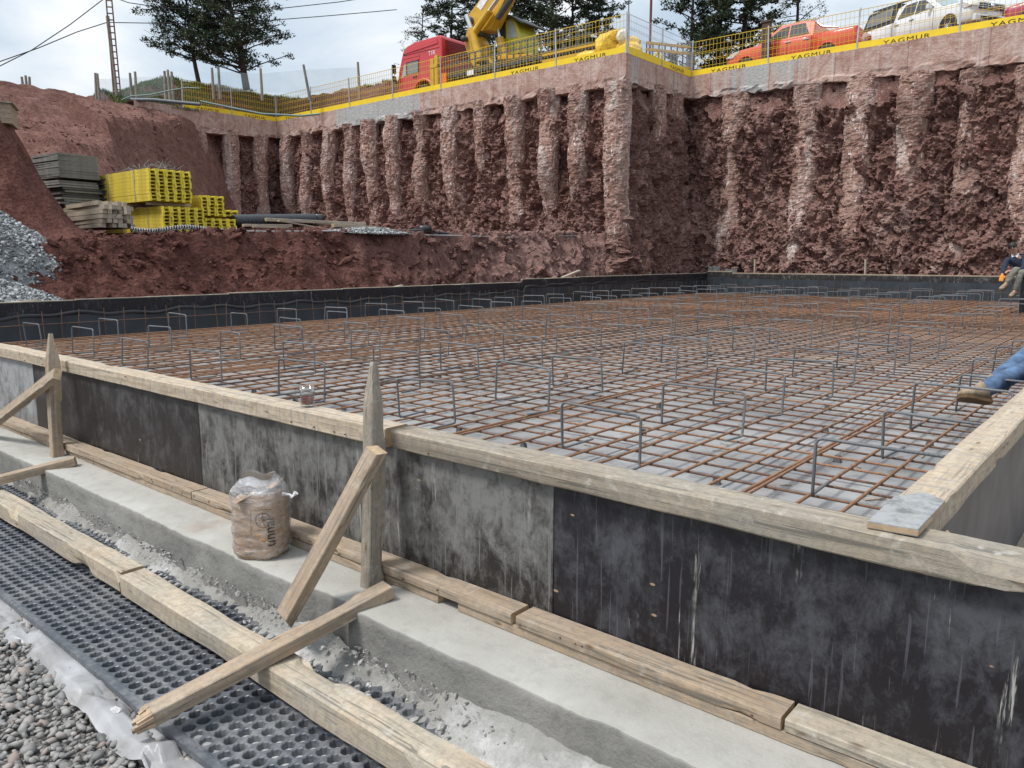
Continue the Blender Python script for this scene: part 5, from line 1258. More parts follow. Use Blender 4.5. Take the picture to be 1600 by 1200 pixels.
        vs = [an + f * a + sd * w + upv * -.066 for a, w in pts] + [an + f * a + sd * w + upv * -.092 for a, w in pts]; sb_.add(vs, [tuple(range(nn)), tuple(range(nn, 2 * nn))[::-1]] + [(i, (i + 1) % nn, nn + (i + 1) % nn, nn + i) for i in range(nn)]); sb_.build('sole', M['sole'], b)
    if 'glove' in wear:
        w = g['wrL']; d = (g['wrL'] - g['elL']).normalized(); side = d.cross(Vector((0, 0, 1))).normalized(); V2 = [(tuple(w), .036), (tuple(w + d * .05), .042), (tuple(w + d * .09), .044)]; E2 = [(0, 1), (1, 2)]
        for q, off in enumerate((-.030, -.010, .012, .032)):
            a = len(V2); V2 += [(tuple(w + d * .11 + side * off), .015), (tuple(w + d * .15 + side * off * 1.1 - Vector((0, 0, .014))), .014), (tuple(w + d * .175 + side * off * 1.1 - Vector((0, 0, .045))), .013)]; E2 += [(2, a), (a, a + 1), (a + 1, a + 2)]
        a = len(V2); V2 += [(tuple(w + d * .055 - side * .05), .016), (tuple(w + d * .10 - side * .07 - Vector((0, 0, .02))), .014)]; E2 += [(1, a), (a, a + 1)]
        skin_mesh('glove', V2, E2, M['glove'], root)
    return root
# man seated at the far right on a black form box (about 19 m along the view)
VD = Vector((-math.sin(YAW), math.cos(YAW), 0)); RD = Vector((math.cos(YAW), math.sin(YAW), 0))
D = 19.5; hip = atD(1609, 428, D)
ob = MB(); ob.b2((-.05, -.5, -1.38 - hip.z), (1.3, .6, -.13)); 
J = dict(pelvis=hip, chest=hip + Vector((-.10, .0, .42)) , neck=atD(1586, 398, D - .03) + Vector((.0, 0, .02)), head=atD(1583, 388, D - .06), shL=atD(1574, 405, D + .02), elL=atD(1568, 419, D - .12), wrL=atD(1566, 429, D - .25), shR=atD(1603, 404, D - .1), elR=atD(1599, 420, D - .32), wrR=atD(1580, 423, D - .36),
         hipL=hip + VD * .06 - RD * .05, knL=atD(1586, 421, D - .42), anL=atD(1571, 445, D - .42), toL=atD(1562, 449, D - .55), hipR=hip - VD * .10, knR=atD(1596, 425, D - .5), anR=atD(1585, 456, D - .42), toR=atD(1576, 461, D - .58))
J['chest'] = atD(1590, 410, D)
Jf = dict(J); root_face = (-VD * .8 - RD * .6 + Vector((0, 0, -.12)))
J['face'] = Vector(J['pelvis']) + root_face.normalized()
person('person', 'man in a navy sweater with an orange glove seated at the right edge', J, dict(trousers='trouser', top='sweater', stripe=1, collar=1, glove=1))
bx = empty('formwork_box', (hip.x, hip.y, -1.40), 0); tag(bx, 'black plywood box formwork at the right edge under the seated man', 'formwork box')
hz = hip.z - .13
for k, (lo, hi) in enumerate((((-.12, -.30, 0), (-.10, .9, hz + 1.40)), ((-.10, -.30, 0), (1.6, -.28, hz + 1.40)), ((-.10, .88, 0), (1.6, .90, hz + 1.40)), ((-.12, -.30, hz + 1.402), (1.6, .90, hz + 1.42)))):
    mb = MB(); mb.b2(lo, hi); mb.build('board', M['ply_dark'], bx)
for zq in (.35, .62):
    mb = MB(); mb.b2((-.135, -.35, zq), (-.122, .95, zq + .05)); mb.build('batten', M['ply_grey'], bx)
# the other man: only boots and jeans reach into the picture
h2 = Vector((-.30, 6.75, -.58)); D2 = 6.4
J = dict(pelvis=h2, chest=h2 + Vector((.22, .02, .44)), neck=h2 + Vector((.24, .0, .62)), head=h2 + Vector((.20, -.02, .74)), shL=h2 + Vector((.20, -.20, .50)), elL=h2 + Vector((.34, -.30, .24)), wrL=h2 + Vector((.22, -.28, .0)), shR=h2 + Vector((.20, .22, .50)), elR=h2 + Vector((.30, .34, .24)), wrR=h2 + Vector((.05, .30, .10)),
         hipL=h2 + Vector((0, -.09, 0)), knL=atD(1612, 573, D2 + .1), anL=atD(1531, 612, D2 - .15), toL=atD(1470, 600, D2 - .22), hipR=h2 + Vector((0, .09, .0)), knR=atD(1618, 545, D2 + .5), anR=atD(1552, 597, D2 + .05), toR=atD(1500, 602, D2 + .0), face=h2 + Vector((-.7, -.7, 0)))
J['face'] = Vector(h2) + Vector((-.8, -.5, -.1)).normalized()
person('person', 'man in blue jeans and dusty boots stretching his legs over the rebar', J, dict(trousers='denim', top='sweater'))

# ============================================================ FENCE ON THE CAP
def text_mesh(body, size, ext=.002):
    cu = bpy.data.curves.new('t', 'FONT'); cu.body = body; cu.size = size; cu.extrude = ext; cu.align_x = 'CENTER'; cu.space_character = 1.15
    o = bpy.data.objects.new('t', cu); COL.objects.link(o); dg = bpy.context.evaluated_depsgraph_get(); me = bpy.data.meshes.new_from_object(o.evaluated_get(dg)); bpy.data.objects.remove(o)
    me.materials.clear(); me.materials.append(M['ink']); return me
TXT = text_mesh('YAGMUR', .20); bb = [v.co for v in TXT.vertices]; wx = max(v.x for v in bb) - min(v.x for v in bb)
for v in TXT.vertices: v.co.x *= 1.42 / wx
def fence_protos():
    W = 3.1; H = 1.30; out = []
    for ymat, name in ((M['fence_y'], 'y'), (M['fence_w'], 'w')):
        mb = MB(); n = 21
        for i in range(n + 1): mb.b2((i * W / n - .0045, -.0045, .22), (i * W / n + .0045, .0045, H))
        for z in (.30, .50, .56, .80, .86, 1.08, H - .01): mb.b2((0, -.012 if z < 1.2 else -.014, z - .006), (W, -.005, z + .006 + (.01 if z > 1.2 else 0)))
        me = mb.mesh('wire_mesh'); me.materials.append(ymat); out.append(me)
    mb = MB(); mb.b2((0, -.022, -.06), (W, -.016, .20)); bn = mb.mesh('banner'); bn.materials.append(M['banner'])
    mb = MB(); mb.b2((-.022, -.05, -.1), (.022, -.016, H + .06)); mb.b2((-.05, -.06, -.05), (.05, -.0, -.03)); ps = mb.mesh('post'); ps.materials.append(M['post'])
    return W, out, bn, ps
FW, FM, FBN, FPS = fence_protos()
def fence_line(p0, p1, kinds, textmask, where):
    p0, p1 = Vector(p0), Vector(p1); L = (p1 - p0).length; n = max(1, round(L / FW)); d = (p1 - p0).normalized(); rz = math.atan2(d.y, d.x); s = L / n / FW
    for i in range(n):
        root = empty('site_fence', p0 + d * (i * L / n), rz); k = kinds(i, n)
        has = textmask(i)
        tag(root, '%s mesh fence panel%s, %s %s' % ('yellow' if k == 0 else 'pale', ' with YAGMUR banner' if has else '', ORD[i], where), 'fence panel', 'fence panels along the cap beam')
        root.scale = (s, 1, 1)
        link('wire_mesh', FM[k], None, root); b = link('banner', FBN, None, root); link('post', FPS, None, root, rot=(0, R(random.uniform(-2.2, 2.2)), 0))
        if has: link('lettering', TXT, None, b, loc=(FW * .5, -.026, -.025), rot=(R(90), 0, 0))
    e = link('fence_post', FPS, None, None, loc=p1, rot=(0, 0, rz)); return e
cz = CAPZ + .02
random.seed(77); ends = []
ends.append(fence_line((-38.15, 20.0, cz), (-38.15, 25.3, cz), lambda i, n: 0, lambda i: i != 0 or True, 'of two at the left end'))
ends.append(fence_line((-38.15, 25.32, cz), (-15.95, 25.32, cz), lambda i, n: 0, lambda i: i in (0, 5, 6), 'from the left on the long wall'))
ends.append(fence_line((-15.93, 25.34, cz), (-15.93, 30.25, cz), lambda i, n: 1, lambda i: i == 1, 'behind the salient corner'))
ends.append(fence_line((-15.93, 30.27, cz), (10, 30.27, cz), lambda i, n: 0, lambda i: i in (0, 1, 2, 3, 5), 'right of the inner corner'))
for e, l in zip(ends, ('grey end post of the fence at the left bend', 'grey post at the salient corner of the fence', 'grey post at the inner corner of the fence', 'grey end post of the fence beyond the right edge')): tag(e, l, 'fence post')

# ============================================================ VEHICLES
PZ = 7.40
def wheel_obj(r, w, parent, loc, rimcol='chrome', spokes=6):
    mb = MB(); mb.lathe([(r * .62, -w / 2), (r * .93, -w / 2), (r, -w * .35), (r, w * .35), (r * .93, w / 2), (r * .62, w / 2)], 28, axis='y'); t = mb.build('wheel', M['rubber'], parent, loc=loc)
    mb = MB(); mb.lathe([(r * .64, -w * .42), (r * .60, -w * .30), (r * .18, -w * .34), (.001, -w * .36)], 24, axis='y')
    for k in range(spokes):
        a = 2 * math.pi * k / spokes; mb.bar((math.cos(a) * r * .12, -w * .40, math.sin(a) * r * .12), (math.cos(a) * r * .60, -w * .40, math.sin(a) * r * .60), .05, .03)
    mb.build('rim', M[rimcol], t); return t
def loft(mb, st, m=0, smooth=True):
    """stations (x, zb, zt, halfwidth, crown)"""
    vs = []; n = 14
    for (x, zb, zt, w, cr) in st:
        ring = [(0, zb), (w * .92, zb), (w * .985, zb + .10), (w, zb + (zt - zb) * .45), (w * .985, zt - .09), (w * .93, zt - .015), (w * .6, zt + cr), (0, zt + cr * 1.3)]
        ring = ring + [(-a, b) for a, b in ring[1:-1][::-1]]
        vs += [(x, a, b) for a, b in ring]
    n = 14; fs = [(i * n + k, i * n + (k + 1) % n, (i + 1) * n + (k + 1) % n, (i + 1) * n + k) for i in range(len(st) - 1) for k in range(n)]
    fs += [tuple(range(n)), tuple((len(st) - 1) * n + k for k in range(n))[::-1]]
    mb.add(vs, fs, m, smooth)
def pickup(name, loc, rz, paint, label, canopy=False, L=5.3):
    root = empty(name, loc, rz); tag(root, label, 'pickup truck'); P = M[paint]     # front towards +x, side -y/+y
    mb = MB(); loft(mb, [(2.58, .45, .80, .72, .0), (2.62, .42, .92, .80, .0), (2.48, .40, 1.04, .88, .01), (2.1, .40, 1.10, .92, .03), (1.25, .42, 1.17, .93, .04), (1.05, .42, 1.19, .93, .0), (-.6, .42, 1.20, .93, .0), (-.98, .42, 1.21, .93, .0)]); mb.build('body', P, root)
    mb = MB(); loft(mb, [(-1.0, .46, 1.22, .92, -.04), (-1.8, .46, 1.24, .93, -.04), (-2.45, .48, 1.26, .92, -.04), (-2.62, .50, 1.27, .90, -.04)]); mb.build('load_bed', P, root)
    # cabin
    ww = lambda z: .85 - .21 * (z - 1.17) / .57; cp = [(x, z, ww(z)) for x, z in ((1.28, 1.17), (.42, 1.74), (-.55, 1.79), (-.98, 1.70), (-1.0, 1.2))]
    mb = MB(); vs = [(x, w, z) for x, z, w in cp] + [(x, -w, z) for x, z, w in cp]
    mb.add(vs, [(0, 1, 6, 5), (1, 2, 7, 6), (2, 3, 8, 7), (3, 4, 9, 8), (0, 4, 3, 2, 1), (5, 6, 7, 8, 9)]); o = mb.build('cabin', P, root); bevel(o, .05, 3)
    def q(name, pts, mat):
        mb = MB(); mb.add(pts, [tuple(range(len(pts)))]); o = mb.build(name, mat, root); so = o.modifiers.new('s', 'SOLIDIFY'); so.thickness = .012; so.offset = 0; return o
    def side(x, z, s): # cabin side inclination
        return (x, s * (ww(z) + .012), z)
    for s in (-1, 1):
        q('side_window', [side(.95, 1.24, s), side(.38, 1.62, s), side(.05, 1.68, s), side(.05, 1.25, s)], M['glass']); q('side_window', [side(-.02, 1.25, s), side(-.02, 1.685, s), side(-.58, 1.69, s), side(-.80, 1.28, s)], M['glass'])
        mb = MB(); mb.box((.85, s * .99, 1.26), (.14, .20, .16)); o = mb.build('mirror', M['chrome'] if paint != 'car_white' else P, root); bevel(o, .03, 2)
        for x in (.0, -.72): mb = MB(); mb.b2((x - .11, s * .935 - .012, 1.06), (x + .11, s * .935 + .012, 1.09)); mb.build('door_handle', M['chrome'], root)
        for x, nm in ((1.72, 'front'), (-1.55, 'rear')):
            mb = MB(); n = 18; R1, R2 = .47, .41; vs = []
            for k in range(n + 1):
                a = math.pi * k / n; vs += [(x + R1 * math.cos(a), s * .945, .40 + R1 * math.sin(a) * .98), (x + R2 * math.cos(a), s * .965, .40 + R2 * math.sin(a)), (x + R2 * math.cos(a), s * .70, .40 + R2 * math.sin(a))]
            mb.add(vs, [(3 * k + j, 3 * k + 3 + j, 3 * k + 4 + j, 3 * k + 1 + j) for k in range(n) for j in (0, 1)], 0, True); mb.build('wheel_arch', P, root)
            mb = MB(); mb.prism([(x + R2 * math.cos(math.pi * k / n), .40 + R2 * math.sin(math.pi * k / n)) for k in range(n + 1)], s * .936, s * .940, 'y'); mb.build('arch_liner', M['black_plastic'], root)
            w = wheel_obj(.375, .26, root, (x, s * .86, .375)); 
            if s > 0: w.rotation_euler = (0, 0, math.pi)
        mb = MB(); mb.b2((1.15, s * .90 - .05, .33), (-1.05, s * .90 + .05, .37)); mb.build('side_step', M['black_plastic'], root)
        mb = MB(); mb.prism([(2.60, .86), (2.20, 1.05), (1.98, 1.04), (2.30, .84)], s * .60 if s > 0 else s * .90, s * .90 if s > 0 else s * .60, 'y'); o = mb.build('headlight', M['lamp'], root); o.scale = (1.012, 1.015, 1.01)
        mb = MB(); mb.b2((-2.64, s * .85 - .06, .85), (-2.60, s * .85 + .06, 1.20)); mb.build('tail_lamp', M['car_red'], root)
        for xs in (1.02, .02, -.94): mb = MB(); mb.b2((xs - .004, s * .9335 - .003, .5), (xs + .004, s * .9335 + .003, 1.16)); mb.build('door_seam', M['black_plastic'], root)
    q('windscreen', [(1.20, .74, 1.235), (.47, .57, 1.715), (.47, -.57, 1.715), (1.20, -.74, 1.235)], M['glass_l'])
    mb = MB(); mb.b2((2.60, -.55, .80), (2.645, .55, .98)); g_ = mb.build('grille', M['black_plastic'], root)
    for z in (.84, .90, .955): mb = MB(); mb.b2((2.646, -.56, z - .008), (2.655, .56, z + .008)); mb.build('grille_bar', M['chrome'], g_)
    mb = MB(); mb.lathe([(.001, .02), (.075, .02), (.08, 0)], 20, (2.655, 0, .90), axis='x'); mb.build('badge', M['chrome'], g_)
    mb = MB(); mb.b2((2.56, -.80, .40), (2.70, .80, .62)); o = mb.build('bumper', P, root); bevel(o, .05, 3)
    mb = MB(); mb.b2((2.702, -.55, .45), (2.71, .55, .56)); mb.build('air_intake', M['black_plastic'], root)
    mb = MB(); mb.b2((2.712, -.26, .585), (2.72, .26, .69)); mb.build('number_plate', M['collar'], root)
    if canopy:
        mb = MB(); vs = [(-.98, .86, 1.22), (-2.62, .86, 1.26), (-2.48, .68, 1.86), (-.98, .68, 1.90), (-.98, -.86, 1.22), (-2.62, -.86, 1.26), (-2.48, -.68, 1.86), (-.98, -.68, 1.90)]
        mb.add(vs, [(0, 1, 2, 3), (4, 7, 6, 5), (1, 5, 6, 2), (3, 2, 6, 7), (0, 3, 7, 4)]); o = mb.build('canopy', M['black_plastic'], root); bevel(o, .03, 2)
        for s in (-1, 1): q('canopy_window', [(-1.12, s * .845, 1.34), (-2.42, s * .845, 1.37), (-2.35, s * .735, 1.74), (-1.12, s * .725, 1.78)], plain('grey_canopy_glass', (.16, .17, .18), .2))
        for s in (-1, 1): mb = MB(); mb.bar((.3, s * .52, 1.84), (-2.4, s * .55, 1.96), .04, .04); mb.build('roof_rail', M['black_plastic'], root)
    else:
        for s in (-1, 1): mb = MB(); mb.tube([(-1.02, s * .60, 1.62), (-1.25, s * .68, 1.45), (-1.9, s * .78, 1.30)], .035, 8); mb.build('roll_bar', M['chrome'], root)
    root.scale = (1, 1, 1.10)
    return root
pickup('pickup_truck', (-12.65, 32.9, PZ - .06), math.pi, 'pickup_orange', 'orange red double cab pickup facing left behind the fence')
pickup('pickup_truck', (-7.95, 33.9, PZ + .25), R(-32), 'car_white', 'silver white double cab pickup with a dark canopy behind the fence', True)
# red car, nose cut by the frame
def car():
    root = empty('parked_car', (-3.45, 34.0, PZ + .42), R(186)); tag(root, 'dark pinkish red car partly seen at the top right corner', 'car'); mb = MB()
    loft(mb, [(2.1, .35, .62, .70, 0), (2.15, .30, .72, .80, 0), (1.9, .28, .86, .86, .02), (1.0, .28, 1.0, .88, .03), (-1.4, .28, 1.04, .88, .0), (-2.0, .32, 1.0, .84, .0), (-2.1, .40, .9, .78, 0)]); mb.build('body', M['car_red'], root)
    w2 = lambda z: .80 - .36 * (z - 1.0); cp = [(x, z, w2(z)) for x, z in ((1.05, 1.0), (.1, 1.50), (-.9, 1.54), (-1.7, 1.20), (-1.9, 1.02))]
    mb = MB(); vs = [(x, w, z) for x, z, w in cp] + [(x, -w, z) for x, z, w in cp]; mb.add(vs, [(0, 1, 6, 5), (1, 2, 7, 6), (2, 3, 8, 7), (3, 4, 9, 8), (0, 4, 3, 2, 1), (5, 6, 7, 8, 9)]); o = mb.build('cabin', M['car_red'], root); bevel(o, .05, 3)
    for nm, pts, mt in (('windscreen', [(1.02, .72, 1.04), (.17, .58, 1.48), (.17, -.58, 1.48), (1.02, -.72, 1.04)], 'glass_l'), ('side_window', [(.78, .80, 1.06), (.08, .655, 1.42), (-.9, .64, 1.45), (-1.3, .78, 1.08)], 'glass'), ('side_window', [(.78, -.80, 1.06), (.08, -.655, 1.42), (-.9, -.64, 1.45), (-1.3, -.78, 1.08)], 'glass')):
        mb = MB(); mb.add(pts, [(0, 1, 2, 3)]); o = mb.build(nm, M[mt], root); so = o.modifiers.new('s', 'SOLIDIFY'); so.thickness = .03; so.offset = 0
    for s in (-1, 1):
        mb = MB(); mb.box((.75, s * .92, 1.08), (.12, .18, .13)); o = mb.build('mirror', M['car_red'], root); bevel(o, .03)
        mb = MB(); mb.box((2.0, s * .66, .70), (.25, .28, .14)); o = mb.build('headlight', M['lamp'], root); bevel(o, .03)
        for x in (1.35, -1.35):
            w = wheel_obj(.32, .22, root, (x, s * .80, .32)); w.rotation_euler = (0, 0, math.pi if s > 0 else 0)
car()
# red lorry
def lorry():
    root = empty('lorry', (-29.0, 28.6, PZ + .0), 0); tag(root, 'red high-roofed lorry cab facing left behind the yellow fence', 'lorry'); P = M['truck_red']
    # local x to the right (rear), front at -x. side profile in x,z
    zs = .15
    prof = [(-1.62, .55), (-1.66, 1.35), (-1.50, 1.95), (-1.36, 2.35), (-1.22, 2.72), (-.95, 2.98), (-.3, 3.10), (1.42, 3.12), (1.52, 3.0), (1.52, .75), (.9, .75), (.75, 1.15), (-.3, 1.15), (-.5, .75), (-.6, .55)]
    mb = MB(); mb.prism(prof, -1.2, 1.2, 'y'); o = mb.build('cab', P, root); bevel(o, .07, 3)
    f = -1.206
    mb = MB(); mb.prism([(-1.30, 1.52), (-1.14, 2.12), (-.98, 2.15), (-.98, 1.60)], f - .006, f, 'y'); mb.build('quarter_window', M['glass_l'], root)
    mb = MB(); mb.prism([(-.90, 1.62), (-.90, 2.16), (-.12, 2.20), (-.12, 1.64)], f - .006, f, 'y'); w_ = mb.build('door_window', plain('lorry_window', (.20, .24, .25), .08), root)
    for (a, b, c, d) in ((-.94, 1.58, -.90, 2.2), (-.12, 1.58, -.08, 2.24), (-.94, 2.17, -.08, 2.215)): mb = MB(); mb.b2((a, f - .012, b), (c, f - .001, d)); mb.build('window_frame', M['black_plastic'], w_)
    for (a, b, c, d) in ((-1.35, .95, -1.335, 1.45), (-.02, .95, -.005, 2.45), (-1.3, 2.38, 0, 2.39)): mb = MB(); mb.b2((a, f - .003, b), (c, f + .002, d)); mb.build('door_seam', plain('dark_red_seam', (.15, .01, .015), .5), root)
    mb = MB(); mb.b2((-1.0, f - .02, 2.56), (1.35, f + .002, 2.60)); mb.prism([(-1.0, 2.62), (1.3, 2.75), (1.2, 2.98), (-.8, 2.86)], f - .03, f, 'y'); o = mb.build('roof_fairing', P, root); bevel(o, .01)
    mb = MB(); mb.b2((-1.15, f - .01, 2.56), (-.95, f, 2.64)); mb.build('marker_lamp', M['black_plastic'], root)
    mb = MB(); mb.b2((-.5, f - .03, 1.42), (-.18, f, 1.47)); mb.build('door_handle', M['black_plastic'], root)
    tm = text_mesh('TIR', .30, .003); link('lettering', tm, None, root, loc=(.85, f - .006, 2.28), rot=(R(90), 0, 0)); tm.materials.clear(); tm.materials.append(M['collar'])
    tm.vertices.foreach_get
    # louvred rear panel
    for k in range(9): mb = MB(); mb.b2((1.52, -.95, 2.2 + k * .085), (1.56, .95, 2.235 + k * .085)); mb.build('louvre', plain('dark_red_louvre', (.30, .02, .03), .4) if k == 0 else bpy.data.materials['dark_red_louvre'], root)
    mb = MB(); mb.tube([(-1.45, -1.22, 2.2), (-1.62, -1.38, 2.25), (-1.62, -1.40, 1.3), (-1.5, -1.24, 1.2)], .018, 6); mi = mb.build('mirror_arm', M['black_plastic'], root)
    mb = MB(); mb.box((-1.64, -1.42, 1.95), (.08, .22, .42)); mb.box((-1.64, -1.42, 1.5), (.08, .22, .24)); mb.build('mirror', M['black_plastic'], root)
    mb = MB(); n = 16; R1, R2 = .78, .66; vs = []
    for k in range(n + 1):
        a = math.pi * k / n; vs += [(.2 + R1 * math.cos(a), -1.24, .52 + R1 * math.sin(a)), (.2 + R2 * math.cos(a), -1.24, .52 + R2 * math.sin(a)), (.2 + R2 * math.cos(a), -.8, .52 + R2 * math.sin(a)), (.2 + R1 * math.cos(a), -.8, .52 + R1 * math.sin(a))]
    mb.add(vs, [(4 * k + j, 4 * k + 4 + j, 4 * k + 4 + (j + 1) % 4, 4 * k + (j + 1) % 4) for k in range(n) for j in range(4)], 0, True); mb.build('mudguard', plain('orange_red_guard', (.62, .10, .05), .4), root)
    for s in (-1, 1):
        for x in (.2, 3.6, 4.9, 8.2): w = wheel_obj(.52, .32, root, (x, s * 1.02, .52), 'mach_dark'); w.rotation_euler = (0, 0, math.pi if s > 0 else 0)
    mb = MB(); mb.b2((-1.45, -.45, .75), (10.2, -.25, 1.0)); mb.b2((-1.45, .25, .75), (10.2, .45, 1.0)); 
    for x in (2, 4, 6, 8, 10): mb.b2((x, -.25, .8), (x + .12, .25, .95))
    mb.build('chassis', M['mach_dark'], root)
    mb = MB(); mb.b2((1.7, -1.2, 1.05), (10.2, 1.2, 1.25)); mb.build('platform', M['mach_dark'], root)
    for k in range(22): mb = MB(); mb.b2((1.75 + k * .38, -1.23, .9), (1.83 + k * .38, -1.20, 1.95)); mb.build('side_rib', M['mach_dark'], root)
    for z in (1.25, 1.62, 1.92): mb = MB(); mb.b2((1.7, -1.24, z), (10.1, -1.232, z + .06)); mb.build('side_rail', M['mach_dark'], root)
    # yellow stabiliser mast right behind the cab
    mb = MB(); mb.b2((.93, -1.42, .35), (1.15, -1.26, 2.05)); mb.b2((1.22, -1.42, .35), (1.44, -1.26, 2.15)); mb.b2((.93, -1.44, 1.6), (1.44, -1.25, 1.75)); o = mb.build('stabiliser', M['mach_y'], root); bevel(o, .01)
    mb = MB(); mb.b2((1.46, -1.3, .5), (1.9, -.9, 1.3)); mb.build('orange_box', plain('orange_paint', (.75, .16, .02), .5), root)
    mb = MB(); mb.b2((3.2, -1.26, .95), (3.6, -1.245, 1.2)); mb.build('white_label', M['collar'], root)
    root.scale = (1, 1, .98)
lorry()
# yellow crane / excavator behind it
def machine():
    root = empty('excavator', (-24.0, 29.9, PZ)); tag(root, 'big yellow machine with folded boom and round glazed cab behind the lorry', 'excavator'); O = Vector(root.location)
    Yb = 28.3
    def poly(name, px, y0, y1, mat, bv=.03):
        pts = [atY(x, y, Yb) for x, y in px]; mb = MB(); mb.prism([(p.x - O.x, p.z - O.z) for p in pts], y0 - O.y, y1 - O.y, 'y'); o = mb.build(name, mat, root); bevel(o, bv, 2); return o
    poly('boom', [(733, 36), (738, 22), (758, -4), (800, -75), (850, -75), (800, -12), (778, 32), (770, 48), (752, 52)], 28.1, 28.75, M['mach_y'])
    poly('boom_plate', [(762, -10), (768, 0), (756, 18), (750, 12)], 28.08, 28.095, M['collar'], .001)
    poly('stick', [(728, 70), (737, 50), (748, 48), (760, 70), (764, 90), (772, 100), (758, 108), (741, 104), (733, 88)], 28.2, 28.6, M['mach_y'])
    poly('stick', [(733, 40), (740, 60), (733, 80), (727, 66)], 28.22, 28.62, M['mach_y'])
    def cyl(name, a, b, r, mat, dy=0):
        p, q = atY(*a, Yb) + Vector((0, dy, 0)), atY(*b, Yb) + Vector((0, dy, 0)); mb = MB(); mb.tube([p - O, q - O], r, 16); return mb.build(name, mat, root)
    cyl('cylinder', (748, 50), (762, 100), .20, M['mach_y'], -.5); cyl('cylinder_rod', (740, 28), (749, 52), .10, M['chrome'], -.5)
    cyl('cylinder', (752, 54), (776, 20), .17, M['mach_y'], -.45); cyl('cylinder_rod', (774, 22), (800, -14), .09, M['chrome'], -.45); cyl('cylinder_rod', (782, 30), (812, -14), .14, M['mach_dark'], -.2)
    cyl('cylinder', (774, 58), (783, 92), .20, M['mach_y'], .3); cyl('cylinder_rod', (771, 44), (775, 60), .09, M['chrome'], .3)
    for (x, y, r) in ((741, 34, .16), (752, 52, .18), (762, 100, .17), (731, 62, .12)):
        p = atY(x, y, Yb); mb = MB(); mb.lathe([(.001, 0), (r, 0), (r, .9), (.001, .9)], 18, (p.x - O.x, 27.92 - O.y, p.z - O.z), axis='y'); mb.build('pivot_pin', M['mach_dark'], root)
    # cab: yellow green shell with round door window
    cy = plain('yellow_green_cab', (.52, .50, .05), .35); Yc = 28.9
    def cp(px): return [(atY(x, y, Yc).x - O.x, atY(x, y, Yc).z - O.z) for x, y in px]
    mb = MB(); mb.prism(cp([(776, 95), (776, 58), (781, 40), (790, 29), (800, 28), (806, 34), (811, 50), (812, 82), (800, 88), (790, 95)]), 28.9 - O.y, 30.3 - O.y, 'y'); o = mb.build('cab', cy, root); bevel(o, .05, 2)
    mb = MB(); mb.prism(cp([(778, 56), (783, 42), (790, 33), (791, 60), (778, 58)]), 28.88 - O.y, 28.895 - O.y, 'y'); mb.build('cab_window', M['glass'], root)
    mb = MB(); mb.prism(cp([(794, 33), (800, 32), (805, 42), (808, 58), (794, 60)]), 28.88 - O.y, 28.895 - O.y, 'y'); mb.build('cab_window', M['glass_l'], root)
    mb = MB(); mb.prism(cp([(780, 33), (800, 24), (822, 36), (820, 38), (800, 28), (782, 36)]), 28.7 - O.y, 30.4 - O.y, 'y'); mb.build('cab_roof_guard', M['mach_dark'], root)
    for (a, b, c, d) in ((783, 92, 838, 88), (783, 104, 838, 99)):
        p, q = atY(a, b, Yb), atY(c, d, Yb); mb = MB(); mb.bar(p - O, q - O, .5, .16); o = mb.build('stabiliser_beam', plain('orange_yellow', (.72, .36, .015), .45) if b == 92 else bpy.data.materials['orange_yellow'], root); bevel(o, .02)
    p, q = atY(783, 100, Yb), atY(845, 92, Yb); mb = MB(); mb.b2((p.x - O.x, -.9, .1), (q.x - O.x, 1.4, 1.45)); mb.build('deck', M['mach_dark'], root)
    mb = MB(); mb.b2((q.x - O.x, -1.2, .0), (q.x - O.x + .3, -.8, 1.5)); mb.build('outrigger', M['post'], root)
machine()
# yellow wrapped load and frames at the salient corner
random.seed(6)
def wrapped():
    root = empty('wrapped_load', (-17.3, 26.6, PZ)); tag(root, 'heap of yellow goods wrapped in clear film behind the salient corner', 'wrapped load')
    mt = plain('yellow_film', (.72, .45, .04), .35, var=.25, scale=5, bump=.4); wt = plain('clear_film', (.62, .60, .55), .3, var=.2, scale=6, bump=.5)
    for (x, y, z, a, b, c, m) in ((-.35, .1, .72, .55, .5, .55, mt), (-1.3, .0, .38, .7, .5, .32, mt), (-2.1, -.2, .28, .45, .4, .26, wt), (.4, .3, .62, .5, .5, .42, mt), (.55, .1, .35, .6, .5, .4, mt), (-.6, .0, .30, .7, .5, .3, wt), (-.1, .1, 1.02, .35, .4, .28, mt), (.35, .0, .95, .22, .3, .30, wt)):
        V = V0 * np.array([a, b, c]) * (1 + .22 * fbm(V0 * 1.6 + x * 7, 3, 3) + .10 * facet(V0 * 2.4 + x, 4))[:, None] + np.array([x, y, z]); link('bundle', np_mesh('bundle', V, F0), m, root)
wrapped()
def frame_rack(loc, L, label, rz=0):
    root = empty('yellow_frame_rack', loc, rz); tag(root, label, 'steel rack')
    for z in (.25, .8, 1.05): mb = MB(); mb.b2((0, 0, z), (L, .09, z + .09)); mb.build('rail', M['mach_y'], root)
    for i in range(int(L / .28)): mb = MB(); mb.b2((i * .28, .02, .05), (i * .28 + .04, .07, 1.05)); mb.build('upright', M['mach_dark'], root)
frame_rack((-21.3, 27.2, PZ), 3.3, 'yellow and grey steel rack left of the wrapped load'); frame_rack((-16.9, 28.3, PZ), 2.0, 'short yellow steel rack right of the wrapped load', R(60))
